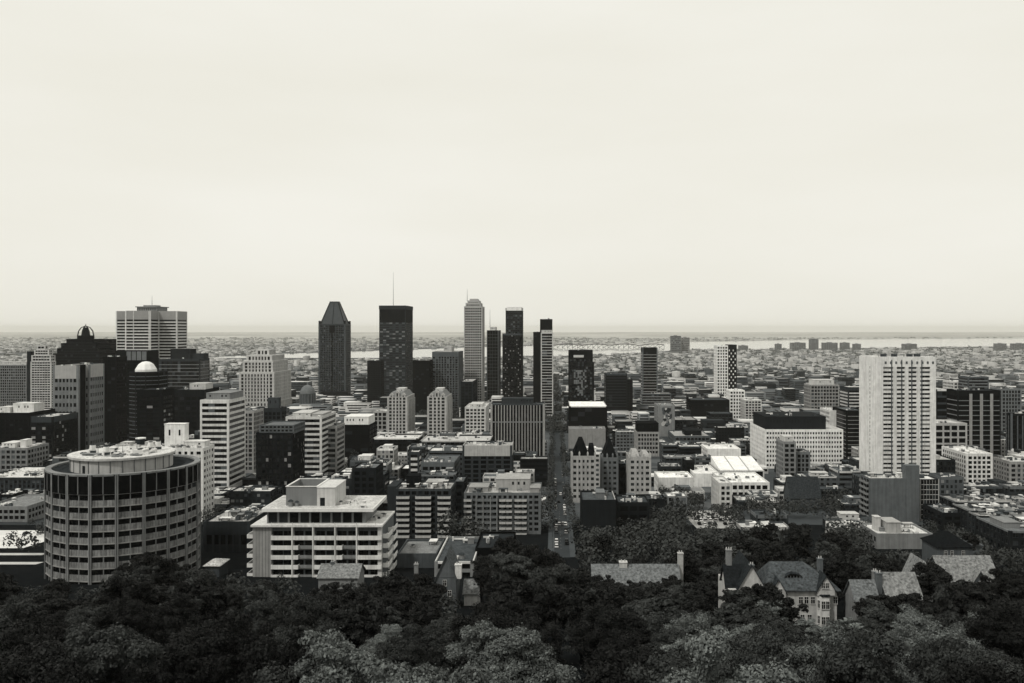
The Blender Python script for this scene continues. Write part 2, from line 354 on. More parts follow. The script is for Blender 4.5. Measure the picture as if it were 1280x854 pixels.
def T(name, label, cat, x0, x1, yt, d, yvis, dep=None, xs=None, wall=.3, gl=1, win='band', fl=3.7, bay=4.0, sf=.4, pf=.25, t=.5, cw=.8, top=2.0, bot=3.0,
      pv=None, sv=None, tv=None, roof=.3, units=4, pent=(), blank=(), tiers=(), ant=(), group=None, poly=None, fv=.1, big=1.0):
    if dep is None: dep = d * ((x1 - VX) / (xs - VX) - 1) if x1 < VX else d * ((x0 - VX) / (xs - VX) - 1)
    xa, xb = X(x0, d), X(x1, d); w = xb - xa; zb = gz(d + dep) - .5; H = Z(yt, d) - zb
    root = thing(name, label, cat, ((xa + xb) / 2, d + dep / 2, zb), group)
    mats = [M(wall), M(wall if pv is None else pv), M(wall if sv is None else sv), M(wall if tv is None else tv)]
    pg = [(x * w, y * dep) for x, y in poly] if poly else rect(w - 2 * t, dep - 2 * t)
    mb = MB()
    ops = shell(mb, pg, 0, H, fl, sf, bay, pf, t, cw, top, bot, pm=1, sm=2, tm=3, edges=None if not blank else [i for i in range(len(pg)) if i not in blank])
    mb.build('wall', mats, root); add_windows(root, ops, win, gl, fv)
    roof_sheet(root, pg, H - .89, roof)
    zt = H - .83
    for (a, b, c, e_, h, *o) in tiers:      # storeyed upper tiers, fractions of the plan
        kw = dict(fl=fl, sf=sf, bay=bay, pf=pf, t=t, cw=cw, top=top, bot=.5); kw.update(o[0] if o else {})
        gw = kw.pop('win', 'band'); gg = kw.pop('gl', gl); mv = kw.pop('wall', None)
        mt = MB(); pp = [((a - .5) * w, (c - .5) * dep), ((b - .5) * w, (c - .5) * dep), ((b - .5) * w, (e_ - .5) * dep), ((a - .5) * w, (e_ - .5) * dep)]
        oo = shell(mt, pp, zt, zt + h, pm=1, sm=2, tm=3, **kw)
        tp = mt.build('upper_tier', mats if mv is None else [M(mv)] * 4, root); add_windows(tp, oo, gw, gg)
        roof_sheet(tp, pp, zt + h - .89, roof); 
        if len(o) > 1 and o[1] == 'stack': zt += h - .8
    for (a, b, c, e_, h, v) in pent: penthouse(root, (a - .5) * w, (b - .5) * w, (c - .5) * dep, (e_ - .5) * dep, zt, h, v)
    if units and not tiers: scatter_units(root, -w / 2 + 1, w / 2 - 1, -dep / 2 + 1, dep / 2 - 1, H - .83, units * 2 if d < 1000 else units, big)
    for (fx, h) in ant: antenna(root, (fx - .5) * w, 0, zt, h)
    register(x0, x1, yt, yvis, d, dep, xa, xb)
    return root, w, dep, H

# ------------------------------------------------------------------ downtown towers, far to near
T('office_block', 'pale grey gridded office block cut by the left edge of the picture', 'office building', -30, 33, 456, 1300, 500, xs=45, wall=.3, gl=1, fl=4, bay=3.2, sf=.3, pf=.25, cw=.6, roof=.6, pent=[(.4, .95, .2, .8, 5, .5)], units=6)
r, w, dd, H = T('apartment_tower', 'pale balconied apartment tower with a stepped crown beside the dark domed tower', 'apartment tower', 38, 64, 452, 1150, 515, xs=70, wall=.5, gl=1, fl=3.2, bay=3.4, sf=.42, pf=.12, t=.8, roof=.5, top=1,
  tiers=[(.08, .95, .05, .9, 9, {}, 'stack'), (.2, .85, .1, .8, 8, {}, 'stack'), (.3, .65, .2, .7, 6, {})], units=0)
MB().box(-w / 2 - 5.5, -w / 2 - .3, -4, dd / 2, 0, H + 13).build('service_core', M(.04), r)

# dark stepped tower with an openwork lantern
def stepped_tower():
    d = 1250; xa, xb = X(66, d), X(124, d); w = xb - xa; dep = 52; zb = gz(d + dep) - .5
    r = thing('office_tower', 'black stepped pyramid tower topped by an open domed lantern', 'office tower', ((xa + xb) / 2, d + dep / 2, zb))
    mats = [M(.012, .4, .2, .3), M(.012, .4), M(.03, .5), M(.012)]
    ys = [(1.0, 442), (.86, 435.5), (.74, 429), (.58, 424)]; z0 = 0
    for i, (s_, y) in enumerate(ys):
        z1 = Z(y, d) - zb; pg = [(x * s_, yy * s_) for x, yy in rect(w, dep)]; mb = MB()
        ops = shell(mb, pg, z0, z1, 3.9, .3, 4, .08, .4, .6, 1.5, .3 if i else 3, pm=1, sm=2, tm=3)
        o = mb.build('wall' if i == 0 else 'setback', mats, r); add_windows(o if i else r, ops, 'band', 0)
        roof_sheet(r, pg, z1 - .89, .06); z0 = z1 - .8
    rr = w * .17; z1 = Z(420, d) - zb
    MB().cyl(0, 0, rr, z0, rr, z1, 16).build('drum', mats[0], r)
    ln = MB(); top = Z(407.5, d) - zb
    for k in range(8):
        a_ = k * math.pi / 4 + .2; pt = [(rr * math.cos(b_) * math.cos(a_), rr * math.cos(b_) * math.sin(a_), z1 + (top - z1) * math.sin(b_)) for b_ in (0, .5, 1.0, 1.5)]
        for p, q in zip(pt, pt[1:]): ln.tube(p, q, .45, 4)
    ln.cyl(0, 0, rr + .2, z1, rr + .2, z1 + .5, 16).cyl(0, 0, .8, top - 1, .3, top + 3, 6)
    ln.cyl(0, 0, rr * .55, z1, rr * .3, top - 2, 10); ln.build('lantern', M(.02, .5), r); register(66, 124, 406, 458, d, dep, xa, xb)
stepped_tower()
T('office_block', 'plain black tower half hidden behind the stepped pyramid tower', 'office tower', 112, 134, 424, 1420, 455, dep=30, wall=.012, gl=0, sf=.25, pf=.06, units=2, roof=.1)

# cruciform tower
def cruciform():
    d = 1500; cx = (X(134, d) + X(211, d)) / 2; hw = (X(211, d) - X(134, d)) / 2; zb = gz(d + 100) - .5; a_ = hw * .40
    H = Z(388.5, d) - zb
    r = thing('office_tower', 'tall cross-shaped tower with pale horizontal stripes and a plain grey crown', 'office tower', (cx, d + hw, zb))
    pg = [(-a_, -hw), (a_, -hw), (a_, -a_), (hw, -a_), (hw, a_), (a_, a_), (a_, hw), (-a_, hw), (-a_, a_), (-hw, a_), (-hw, -a_), (-a_, -a_)]
    mb = MB(); ops = shell(mb, pg, 0, H, 5.3, .38, 60, 0, .7, 1.2, 15, 5, pm=1, sm=2, tm=3, roof_drop=1)
    mb.build('wall', [M(.3), M(.62), M(.62), M(.36, var=.1)], r); add_windows(r, ops, 'band', 0)
    roof_sheet(r, pg, H - .99, .4); 
    k = MB(); [k.box(x - .5, x + .5, -hw - 1.1, -hw - .5, 0, H - .5) for x in (-a_ * .35, a_ * .9)]; k.box(hw + .7, hw + 1.3, -a_, -a_ + 1.2, 0, H - .5); k.build('pilaster', M(.6), r)
    z = H - .9; ph = MB().box(-a_ * .8, a_ * .85, -a_, a_, z, z + 7.5).box(-a_ * .9, a_ * .95, -a_ * 1.1, a_ * 1.1, z + 7.5, z + 9).box(-a_ * .5, a_ * .5, -a_ * .5, a_ * .5, z + 9, z + 11.5)
    for i in range(9): ph.box(-a_ * .75 + i * a_ * .18, -a_ * .75 + i * a_ * .18 + .9, -a_ - .15, -a_, z + 2, z + 6, 1)
    ph.build('penthouse', [M(.3), M(.05)], r); antenna(r, 0, 0, z + 11.5, 17, .5)
    register(134, 211, 379, 450, d, 2 * hw, cx - hw, cx + hw)
cruciform()
T('office_block', 'wide dark glass office block with thin pale floor lines right of the striped cross tower', 'office building', 187, 250, 448.5, 1300, 482, xs=262, wall=.03, pv=.03, sv=.3, gl=1, sf=.14, pf=0, fl=5.2, roof=.6, units=2, tv=.06, top=4, pent=[(.35, .75, .3, .9, 15, .03), (.75, 1.0, .4, .9, 8, .05)])
# dark tower with pale top panels, and the round-fronted block with the white dome before it
r, w, dd, H = T('office_tower', 'black slab tower with four pale panels at its top behind the white dome', 'office tower', 144, 184, 438.5, 1020, 560, dep=30, wall=.015, gl=0, sf=.2, pf=.05, units=0, top=12, roof=.1)
m = MB(); [m.box(-w / 2 + 13.2 + i * 6, -w / 2 + 18.2 + i * 6, -dd / 2 - .25, -dd / 2 - .02, H - 11, H - .8) for i in range(4)]; m.build('panel', M(.25), r)
def dome_block():
    d = 930; xa, xb = X(157, d), X(193, d); w = xb - xa; zb = gz(d + 30) - .5; H = Z(465, d) - zb
    r = thing('office_block', 'dark curved office block carrying a faceted white dome', 'office building', ((xa + xb) / 2, d + 16, zb))
    pg = [(-w / 2, -8), (-w / 6, -15), (w / 6, -14), (w / 2, -6), (w / 2, 15), (-w / 2, 15)]
    mb = MB(); ops = shell(mb, pg, 0, H, 4.2, .16, 5, .04, .4, .4, 1.2, 3, pm=1, sm=2, tm=3)
    mb.build('wall', [M(.02), M(.02), M(.2), M(.03)], r); add_windows(r, ops, 'band', 0); roof_sheet(r, pg, H - .89, .2)
    MB().cyl(-1, 0, 11, H - .85, 11, H + 2, 10).cyl(-1, 0, 11, H + 2, 7.6, H + 7.6, 10).cyl(-1, 0, 7.6, H + 7.6, 4, H + 10, 10).cyl(-1, 0, 4, H + 10, 0.5, H + 10.6, 10).build('dome', M(.7, .5, .1), r)
    register(157, 193, 450, 545, d, 32, xa, xb)
dome_block()
T('office_tower', 'narrow black tower squeezed between the notched grey tower and the panel-topped slab', 'office tower', 128, 145, 446, 960, 560, dep=25, wall=.01, gl=0, sf=.25, pf=.05, units=3, roof=.2, top=4)
# left foreground tower with a dark notch
def notched():
    d = 800; xa, xb = X(66, d), X(98, d); w = xb - xa; dep = 46; zb = gz(d + dep) - .5; H = Z(457, d) - zb
    r = thing('office_tower', 'grey concrete tower with blank top panels and a dark vertical notch in its side', 'office tower', ((xa + xb) / 2, d + dep / 2, zb))
    pg = rect(w - 1, dep - 1); hx = w / 2 - .5; hy = dep / 2 - .5
    pg = [(-hx, -hy), (hx, -hy), (hx, -hy + 1.6), (hx - 4, -hy + 1.6), (hx - 4, -hy + 19), (hx, -hy + 19), (hx, hy), (-hx, hy)]
    MB().box(hx - 3.4, hx - 3.2, -hy + 1.7, -hy + 18.9, 0, H + .2).build('notch_panel', M(.008), r)
    mb = MB(); ops = shell(mb, pg, 0, H, 7.6, .55, 3.1, .42, .6, 1.4, 12, 4, pm=0, sm=0, tm=1)
    mb.build('wall', [M(.27), M(.42, var=.12)], r); add_windows(r, ops, 'each', 0)
    roof_sheet(r, pg, H - .89, .35); scatter_units(r, -hx + 2, hx - 2, -hy + 3, hy - 3, H - .8, 7)
    register(66, 98, 456, 572, d, dep, xa, xb)
notched()
r, w, dd, H = T('office_block', 'black office block with scattered brightly lit windows below the white dome', 'office building', 171, 203, 487, 850, 548, xs=218, wall=.012, gl=3, fl=4.4, bay=5.5, sf=.45, pf=.1, cw=2.5, units=2, roof=.08, top=7)
T('office_block', 'dark windowless-looking block between the lit black block and the white-banded tower', 'office building', 214, 256, 487, 930, 540, dep=40, wall=.018, gl=0, sf=.4, pf=.3, fl=5, bay=6, units=2, roof=.12, pent=[(.5, .98, .1, .6, 7, .5)], top=8)
T('office_block', 'low black flat-roofed block at the left edge with ribbed white rooftop boxes', 'office building', -30, 36, 516, 760, 556, dep=45, wall=.012, gl=0, sf=.5, pf=.2, units=6, roof=.6, pent=[(.55, .95, .25, .6, 8, .6), (.3, .52, .2, .5, 5, .55)], top=6)
T('office_block', 'black block with a pale roof strip joined left of the notched grey tower', 'office building', 37, 66, 521, 750, 575, dep=40, wall=.015, gl=3, sf=.4, pf=.3, units=4, roof=.5, top=5, tv=.08)
T('office_block', 'grey mid-rise with white rooftop sheds at the left edge before the black flat-roofed block', 'office building', -20, 34, 560, 690, 580, dep=30, wall=.3, gl=1, sf=.4, pf=.3, units=8, roof=.5, pent=[(.3, .6, .2, .7, 4, .6), (.68, .8, .3, .6, 6, .65)])
# twelve-storey pale hotel right of the round building
r, w, dd, H = T('hotel_block', 'cream hotel block with punched windows and a blank lift tower behind the round building', 'hotel', 203, 254, 560, 480, 620, xs=268, wall=.62, gl=0, win='each', fl=3.4, bay=3.2, sf=.5, pf=.5, t=.5, units=9, roof=.5, top=2)
penthouse(r, -w * .62, -w * .12, dd * .05, dd * .4, H - .8, 13, .72); penthouse(r, -w * .1, w * .42, -dd * .1, dd * .4, H - .8, 3.6, .6)
T('office_tower', 'white-banded office tower with strip windows and a columned penthouse', 'office tower', 250, 286, 500, 620, 618, xs=307, wall=.6, gl=1, fl=4.1, bay=4.5, sf=.42, pf=0, cw=.9, top=2.5, roof=.6, units=2, pent=[(.15, .98, .1, .9, 5.5, .3), (.12, 1.0, .05, .95, .8, .6)])
T('office_block', 'slim grey gridded slab seen behind the right side of the white-banded tower', 'office building', 303, 317, 514, 720, 600, dep=25, wall=.35, gl=1, sf=.3, pf=.3, bay=3, units=1)
# stepped classical block
def classical():
    d = 1450; zb = gz(d + 95) - .5
    x0, x1 = X(300, d), X(342, d); w = x1 - x0; dep = 92
    r = thing('office_block', 'broad pale stone office block with columns and stepped upper tiers', 'office building', ((x0 + x1) / 2, d + dep / 2, zb))
    mats = [M(.44), M(.5), M(.44), M(.48)]
    tiers = [(1.06, 503, 1.5), (1.0, 466, 2.5), (.86, 452, 2), (.72, 445, 1.5), (.36, 438, 1.5)]; z0 = 0
    for i, (s_, y, tp) in enumerate(tiers):
        z1 = Z(y, d) - zb; pg = [(x * s_, yy * (s_ if s_ < 1 else 1)) for x, yy in rect(w, dep)]; mb = MB()
        ops = shell(mb, pg, z0, z1, 6, .3, 5.2, .5, 1.2, 2.2, tp, .5 if i else 4, pm=1, sm=2, tm=3)
        o = mb.build('wall' if i == 0 else 'upper_tier', mats, r); add_windows(o if i else r, ops, 'band', 0); roof_sheet(r, pg, z1 - .89, .4)
        MB().prism([(x * (s_ + .05), yy * (min(s_, 1) + .02)) for x, yy in rect(w, dep)], z1 + .02, z1 + .9).build('cornice', mats[1], r); z0 = z1 - .8
    register(298, 358, 438, 512, d, dep, x0, x1 + 10)
classical()
T('office_block', 'brown-black office block with a tall penthouse before the pale stone block', 'office building', 318, 352, 510, 820, 560, xs=358, wall=.05, gl=0, sf=.3, pf=.25, units=2, roof=.12, top=4, pent=[(.45, .85, .2, .7, 10, .1)])
T('office_tower', 'dark squat tower with several lit windows and a ragged lighter crown', 'office tower', 320, 366, 541, 600, 618, xs=381, wall=.018, gl=3, fl=3.9, bay=2.6, sf=.4, pf=.3, units=0, roof=.25, top=1.5, tiers=[(.1, 1.0, .05, .95, 6, dict(fl=2.6, sf=.4, wall=.2, gl=0, cw=.5, top=.8))])
T('office_tower', 'white concrete office tower with deep horizontal bands and a stepped right side', 'office tower', 357, 402, 521, 680, 603, xs=420, wall=.55, gl=1, fl=4.2, bay=5, sf=.42, pf=0, cw=1, top=2, roof=.5, units=3, pent=[(.1, .6, .2, .8, 3, .5), (.65, .95, .2, .8, 2.2, .4)])
T('office_block', 'lower grey banded block joined to the right of the white concrete tower', 'office building', 405, 421, 533, 700, 600, xs=431, wall=.36, gl=1, fl=4.2, sf=.4, pf=0, units=1)
def cathedral():
    d = 1350; xc = X(379.5, d); zb = gz(d + 40) - .5
    r = thing('cathedral', 'grey domed cathedral left of the peaked dark skyscraper', 'cathedral', (xc, d + 22, zb)); zt = lambda y: Z(y, d) - zb
    MB().box(-26, 26, -20, 20, 0, zt(507)).box(-14, 14, -24, -20, 0, zt(509)).build('wall', M(.2), r)
    MB().cyl(0, 0, 11.5, zt(507), 11.5, zt(494), 20).cyl(0, 0, 12.5, zt(494), 12.5, zt(493), 20).build('drum', M(.16), r)
    m = MB(); [m.cyl(12 * math.cos(k * .39), 12 * math.sin(k * .39), .6, zt(506), .6, zt(494), 6) for k in range(16)]; m.build('colonnade', M(.25), r)
    MB().dome(0, 0, 11.5, zt(493), 13, 20, 6).cyl(0, 0, 1.5, zt(493) + 12, 1, zt(493) + 17, 8).build('dome', M(.25), r)
    register(360, 398, 482, 510, d, 45, xc - 26, xc + 26)
cathedral()
# peaked skyscraper
def peaked():
    d = 1700; xa, xb = X(398, d), X(432, d); w = xb - xa; dep = 44; zb = gz(d + dep) - .5
    r = thing('skyscraper', 'dark peaked skyscraper with a truncated steep roof', 'skyscraper', ((xa + xb) / 2, d + dep / 2, zb)); H = Z(405, d) - zb; top = Z(378, d) - zb
    mats = [M(.05, .5), M(.13, .5), M(.09, .5), M(.08, .5)]; pg = rect(w - 1, dep - 1); mb = MB()
    ops = shell(mb, pg, 0, H, 4.2, .3, 3.3, .25, .5, 3.2, 3, 12, pm=1, sm=2, tm=3); mb.build('wall', mats, r); add_windows(r, ops, 'band', 1)
    hw, hd = w / 2 - 3.2, dep / 2 - 3; t_ = [(-8, -6), (8, -6), (8, 6), (-8, 6)]; b_ = [(-hw, -hd), (hw, -hd), (hw, hd), (-hw, hd)]
    rf = MB().prism(b_, H - .9, top, 0, t_).box(-8.6, 8.6, -6.6, 6.6, top, top + 2.2)
    rf.build('roof', M(.12, .45, .2, .3), r)
    rb = MB(); [rb.tube(b_[k] + (H,), t_[k] + (top + .5,), 1.0, 5) for k in range(4)]; rb.tube((0, -hd, H), (0, -6, top), .5, 5); [rb.box(x - 1.8, x + 1.8, y - 1.8, y + 1.8, H, H + 6) for x in (-w / 2 + 2, w / 2 - 2) for y in (-dep / 2 + 2, dep / 2 - 2)]
    rb.build('roof_rib', M(.02, .5), r)
    MB().box(-5, 5, -dep / 2 - .8, -dep / 2 - .05, H - 17, H - 3).build('louvre', M(.006), r)
    MB().box(-.6, .6, -dep / 2 - .9, -dep / 2 - .05, 10, H - 17.2).build('pilaster', M(.012), r)
    MB().box(-w / 2 - 3, w / 2 + 14, -dep / 2 - 12, -dep / 2 - .1, 0, 16).box(-w / 2 + 6, w / 2 + 5, -dep / 2 - 8, -dep / 2 - .2, 16, 21).build('podium', M(.02), r)
    register(397, 440, 377, 500, d, dep, xa, xb)
peaked()
r, w, dd, H = T('skyscraper', 'dark flat-topped skyscraper with a black crown band and a thin tall mast', 'skyscraper', 474, 507, 382, 1600, 500, xs=516, wall=.02, pv=.05, sv=.07, gl=2, fl=3.9, bay=5.5, sf=.42, pf=.06, t=.5, cw=.8, top=31, tv=.012, roof=.2, units=3, ant=[(.38, 64)])
MB().box(-w / 2 - .4, w / 2 + .4, -dd / 2 - .4, dd / 2 + .4, H - 7, H - .0).build('parapet', M(.055), r)
T('office_tower', 'short dark tower close on the left of the flat-topped skyscraper with the mast', 'office tower', 459, 476, 451, 1500, 500, dep=30, wall=.02, gl=0, sf=.3, pf=.1, units=2, roof=.15)
T('office_tower', 'pure black slab right of the flat-topped skyscraper with the mast', 'office tower', 516, 537, 450.5, 1400, 525, dep=40, wall=.004, gl=0, sf=.2, pf=.05, units=3, roof=.4)
T('office_tower', 'mid-grey ribbed tower with a lighter top and small rooftop box', 'office tower', 540, 573, 440, 1450, 530, xs=579, wall=.2, gl=1, fl=4, bay=4.8, sf=.25, pf=.35, top=8, tv=.16, roof=.4, units=0, pent=[(.4, .7, .2, .7, 9, .45)])
r, w, dd, H = T('skyscraper', 'tallest pale slender skyscraper with a stepped rounded crown', 'skyscraper', 580, 603, 383, 1550, 508, dep=50, wall=.42, gl=0, fl=4.6, bay=3.2, sf=.45, pf=.3, t=.6, cw=1.5, top=3, roof=.35, units=0,
  tiers=[(.1, .88, .05, .9, 7, dict(win='band'), 'stack'), (.2, .8, .1, .8, 5, {}, 'stack'), (.3, .7, .2, .7, 4, {})], ant=[(.1, 22)])
T('skyscraper', 'slim dark tower with pale gridlines just right of the tallest pale skyscraper', 'skyscraper', 608.5, 623, 413, 1620, 495, xs=626, wall=.03, pv=.25, sv=.25, gl=0, fl=6, bay=5, sf=.1, pf=.07, roof=.5, units=0, pent=[(.2, .7, .2, .7, 7, .55)], ant=[(.15, 40)], top=1.5)
T('skyscraper', 'dark glass tower with a pale double band at its top in the central cluster', 'skyscraper', 632, 653, 385, 1640, 420, dep=45, wall=.05, pv=.03, sv=.05, gl=1, fl=4, sf=.25, pf=.1, top=5, tv=.75, roof=.6, units=1, pent=[(.1, .95, .05, .95, 2.2, .7)])
T('skyscraper', 'near-black tower with glinting windows standing before the pale-topped glass tower', 'skyscraper', 628, 652, 417, 1480, 500, dep=45, wall=.008, gl=3, fl=3.6, bay=2.6, sf=.45, pf=.35, top=3, tv=.12, roof=.1, units=1)
T('apartment_tower', 'black-topped apartment tower behind the white-lined one right of centre', 'apartment tower', 675, 690.5, 399, 1460, 420, dep=16, wall=.01, gl=0, fl=3.6, sf=.3, pf=.05, top=17, roof=.3, units=2)
T('apartment_tower', 'dark narrow tower touching the left side of the white-lined apartment tower', 'apartment tower', 666.5, 675.5, 415, 1380, 505, dep=22, wall=.008, gl=0, fl=3.6, sf=.3, pf=.1, roof=.3, units=1)
r, w, dd, H = T('apartment_tower', 'slender apartment tower lined with white balcony slabs beside the long street', 'apartment tower', 676, 691.5, 416, 1360, 530, dep=20, wall=.02, pv=.5, sv=.6, gl=1, fl=4.4, bay=9, sf=.17, pf=.0, cw=.9, t=.8, top=1.5, tv=.5, roof=.6, units=2, pent=[(.05, .95, .1, .9, 5, .5)])
r, w, dd, H = T('office_tower', 'dark glass tower with a pale sign panel and a bright reflection painted on its face', 'office tower', 711, 741, 438, 1300, 508, dep=40, wall=.012, gl=1, fl=3.8, bay=3, sf=.2, pf=.06, top=13, roof=.1, units=2)
MB().box(-w * .3, w * .12, -dd / 2 - .25, -dd / 2 + .5, H - 10.5, H - 7).build('sign', M(.5, var=.05), r)
MB().box(w / 2 - .5, w / 2 + 2, -dd / 2 + 2, dd / 2 - 3, 0, H - 18).build('side_wing', M(.015), r)
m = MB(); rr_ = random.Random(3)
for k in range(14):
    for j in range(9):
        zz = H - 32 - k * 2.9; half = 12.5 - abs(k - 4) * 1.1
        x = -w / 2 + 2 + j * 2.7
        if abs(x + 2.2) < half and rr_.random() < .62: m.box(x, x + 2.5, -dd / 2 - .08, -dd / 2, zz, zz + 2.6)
m.build('painted_reflection', M(.27, .2, .25, .6), r)  # pale patches paint the reflection of a bright building onto the glass
T('office_block', 'dark banded office block with a thin pale roofline left of the tall striped slab', 'office building', 757, 784, 467, 1300, 520, dep=34, wall=.02, sv=.05, gl=0, sf=.3, pf=0, roof=.15, units=1, top=3, tv=.09, fl=4.2)
T('office_block', 'low dark wing attached right of the dark banded office block', 'office building', 783, 791, 474, 1310, 520, dep=28, wall=.02, gl=0, sf=.3, units=1)
T('apartment_tower', 'dark apartment slab with pale floor edges rising from a banded podium', 'apartment tower', 803, 822, 434.5, 1500, 493, dep=26, wall=.03, sv=.4, pv=.2, gl=0, fl=4.9, sf=.17, pf=0, cw=1.2, top=8, tv=.01, roof=.3, units=1)
T('office_block', 'banded grey podium block at the foot of the striped apartment slab', 'office building', 802, 839, 492, 1480, 512, dep=30, wall=.16, sv=.3, gl=1, fl=4.6, sf=.35, pf=0, units=3, roof=.35)
r, w, dd, H = T('apartment_tower', 'tower chequered with white and black panels standing far right of centre', 'apartment tower', 896, 910, 432, 1600, 497, dep=30, wall=.75, pv=.75, sv=.7, gl=0, fl=5.4, bay=4.2, sf=.42, pf=.42, cw=.9, top=2.5, roof=.5, units=1)
r2, w2, d2, H2 = T('apartment_tower', 'black half of the chequered pair with white speckled panels', 'apartment tower', 910.5, 921, 431, 1600, 497, dep=30, wall=.02, pv=.02, sv=.02, gl=0, fl=5.4, bay=4, sf=.3, pf=.2, top=2, roof=.3, units=1)
m = MB(); [m.box(-w2 / 2 + .6 + j * 3.6, -w2 / 2 + 2.6 + j * 3.6, -d2 / 2 - .3, -d2 / 2 - .05, 8 + k * 5.4, 11 + k * 5.4) for k in range(int(H2 / 5.4) - 2) for j in range(4) if (j + k) % 2]; m.build('panel', M(.7), r2)
T('apartment_block', 'bright white gridded block beneath the chequered pair of towers', 'apartment block', 912, 931, 488, 1280, 522, dep=28, wall=.75, gl=0, fl=5, bay=4.2, sf=.4, pf=.4, roof=.7, units=2)
T('office_block', 'wide flat black block left of the bright white gridded block', 'office building', 864, 912, 500, 1200, 527, dep=45, wall=.01, gl=0, sf=.3, pf=.1, units=2, roof=.1)
T('office_block', 'smaller dark block stepping down before the wide flat black block', 'office building', 888, 916, 517, 1120, 530, dep=30, wall=.03, sv=.1, gl=0, sf=.25, units=1, roof=.12)
T('office_block', 'cream terraced block just right of the bright white gridded block', 'office building', 931, 952, 500, 1220, 530, dep=30, wall=.5, gl=1, sf=.35, pf=.3, units=4, roof=.6)
# ------------------------------------------------------------------ middle distance
T('office_block', 'black box block under a broad white roof beside the long street', 'office building', 712, 759, 508, 1000, 535, dep=78, wall=.006, gl=0, sf=.1, pf=.05, bay=8, fl=5, top=1.2, tv=.5, roof=.85, units=1, cw=1)
T('office_block', 'plain grey blank-walled block below the white-roofed black box', 'office building', 711, 757, 536, 900, 569, dep=24, wall=.34, blank=(0,), gl=0, units=2, roof=.3)
def mural_block():
    r, w, dd, H = T('office_block', 'narrow grey block with a large abstract mural on its blank end wall', 'office building', 822.5, 843.5, 507, 1050, 556, dep=40, wall=.3, blank=(0,), gl=0, units=2, roof=.3)
    m = MB(); y = -dd / 2 - .12; q = random.Random(8)
    for k in range(26):     # loose light and dark patches, a plain stand-in for the painted wall
        cx, cz = q.uniform(-w * .28, w * .28), q.uniform(H * .35, H * .9); a, b = q.uniform(1, 3.2), q.uniform(1, 3.6); n = 7; off = q.uniform(0, 6)
        m.add([(cx + a * math.cos(off + i * 2 * math.pi / n) * q.uniform(.6, 1.2), y - k * .004, cz + b * math.sin(off + i * 2 * math.pi / n) * q.uniform(.6, 1.2)) for i in range(n)], [tuple(range(n))], k % 3)
    m.build('mural', [M(.05), M(.5), M(.15)], r)
mural_block()
r, w, dd, H = T('office_block', 'pale gridded block with a black boxed top storey before the mural', 'office building', 796, 824, 540, 850, 600, dep=30, wall=.36, gl=1, fl=3.8, bay=2.6, sf=.4, pf=.3, units=0, roof=.3, pent=[(.05, .98, .05, .95, 9, .008)])
T('office_block', 'dark low block behind the mural wall with a pale cluttered roof', 'office building', 844, 872, 525, 1100, 545, dep=50, wall=.03, gl=1, units=6, roof=.35)
T('office_block', 'low grey block right of the mural wall with a black roof box', 'office building', 843, 888, 545, 900, 560, dep=50, wall=.16, gl=1, units=3, roof=.4, pent=[(.35, .8, .2, .7, 5, .02)])
# big white hospital-like block
r, w, dd, H = T('office_block', 'large white block with rows of small windows and a black penthouse storey', 'hospital', 956.5, 1054, 537, 750, 588, xs=937.5, wall=.7, gl=1, win='each', fl=4.1, bay=2.3, sf=.5, pf=.42, t=.5, cw=.7, top=2.2, roof=.5, units=0)
o = penthouse(r, -w / 2 - 1 + 3, w / 2 - 12, -dd / 2 + 9, dd / 2 - 4, H - .83, 11, .03)
scatter_units(r, -w / 2 + 8, w / 2 - 16, -dd / 2 + 12, dd / 2 - 8, H + 10.2, 7)
T('office_block', 'tall cream blank-sided wing behind the right end of the large white block', 'office building', 1037, 1058, 513, 830, 565, dep=30, wall=.6, blank=(0,), gl=0, units=2, roof=.6)
T('office_block', 'black-sided block left of the pale residential tower', 'office building', 1058, 1080, 513, 800, 565, dep=40, wall=.012, sv=.35, gl=0, sf=.12, pf=0, units=2, roof=.2)
T('office_block', 'striped pale block seen just left of the pale residential tower', 'office building', 1060, 1090, 484, 1000, 512, dep=30, wall=.06, sv=.5, gl=1, sf=.4, pf=0, units=2, roof=.5, top=4)
T('apartment_block', 'distant gridded apartment block with a set-back flat top', 'apartment block', 1013, 1049, 481, 1150, 505, dep=30, wall=.34, gl=1, fl=4.4, bay=4, sf=.35, pf=.25, units=0, roof=.5, pent=[(.15, .85, .1, .9, 7, .5)])
r, w, dd, H = T('apartment_tower', 'small apartment tower with dark side and pale gridded front before the large white block', 'apartment tower', 979, 995, 552, 650, 600, xs=970, wall=.3, gl=0, win='each', fl=3.6, bay=3, sf=.35, pf=.35, units=1, roof=.4, pent=[(.2, .9, .2, .8, 4, .5)])
T('apartment_block', 'lower grey wing attached right of the small gridded apartment tower', 'apartment block', 995, 1013, 565, 655, 600, dep=18, wall=.25, gl=0, fl=3.6, bay=3.2, sf=.3, pf=.4, units=2, roof=.4)

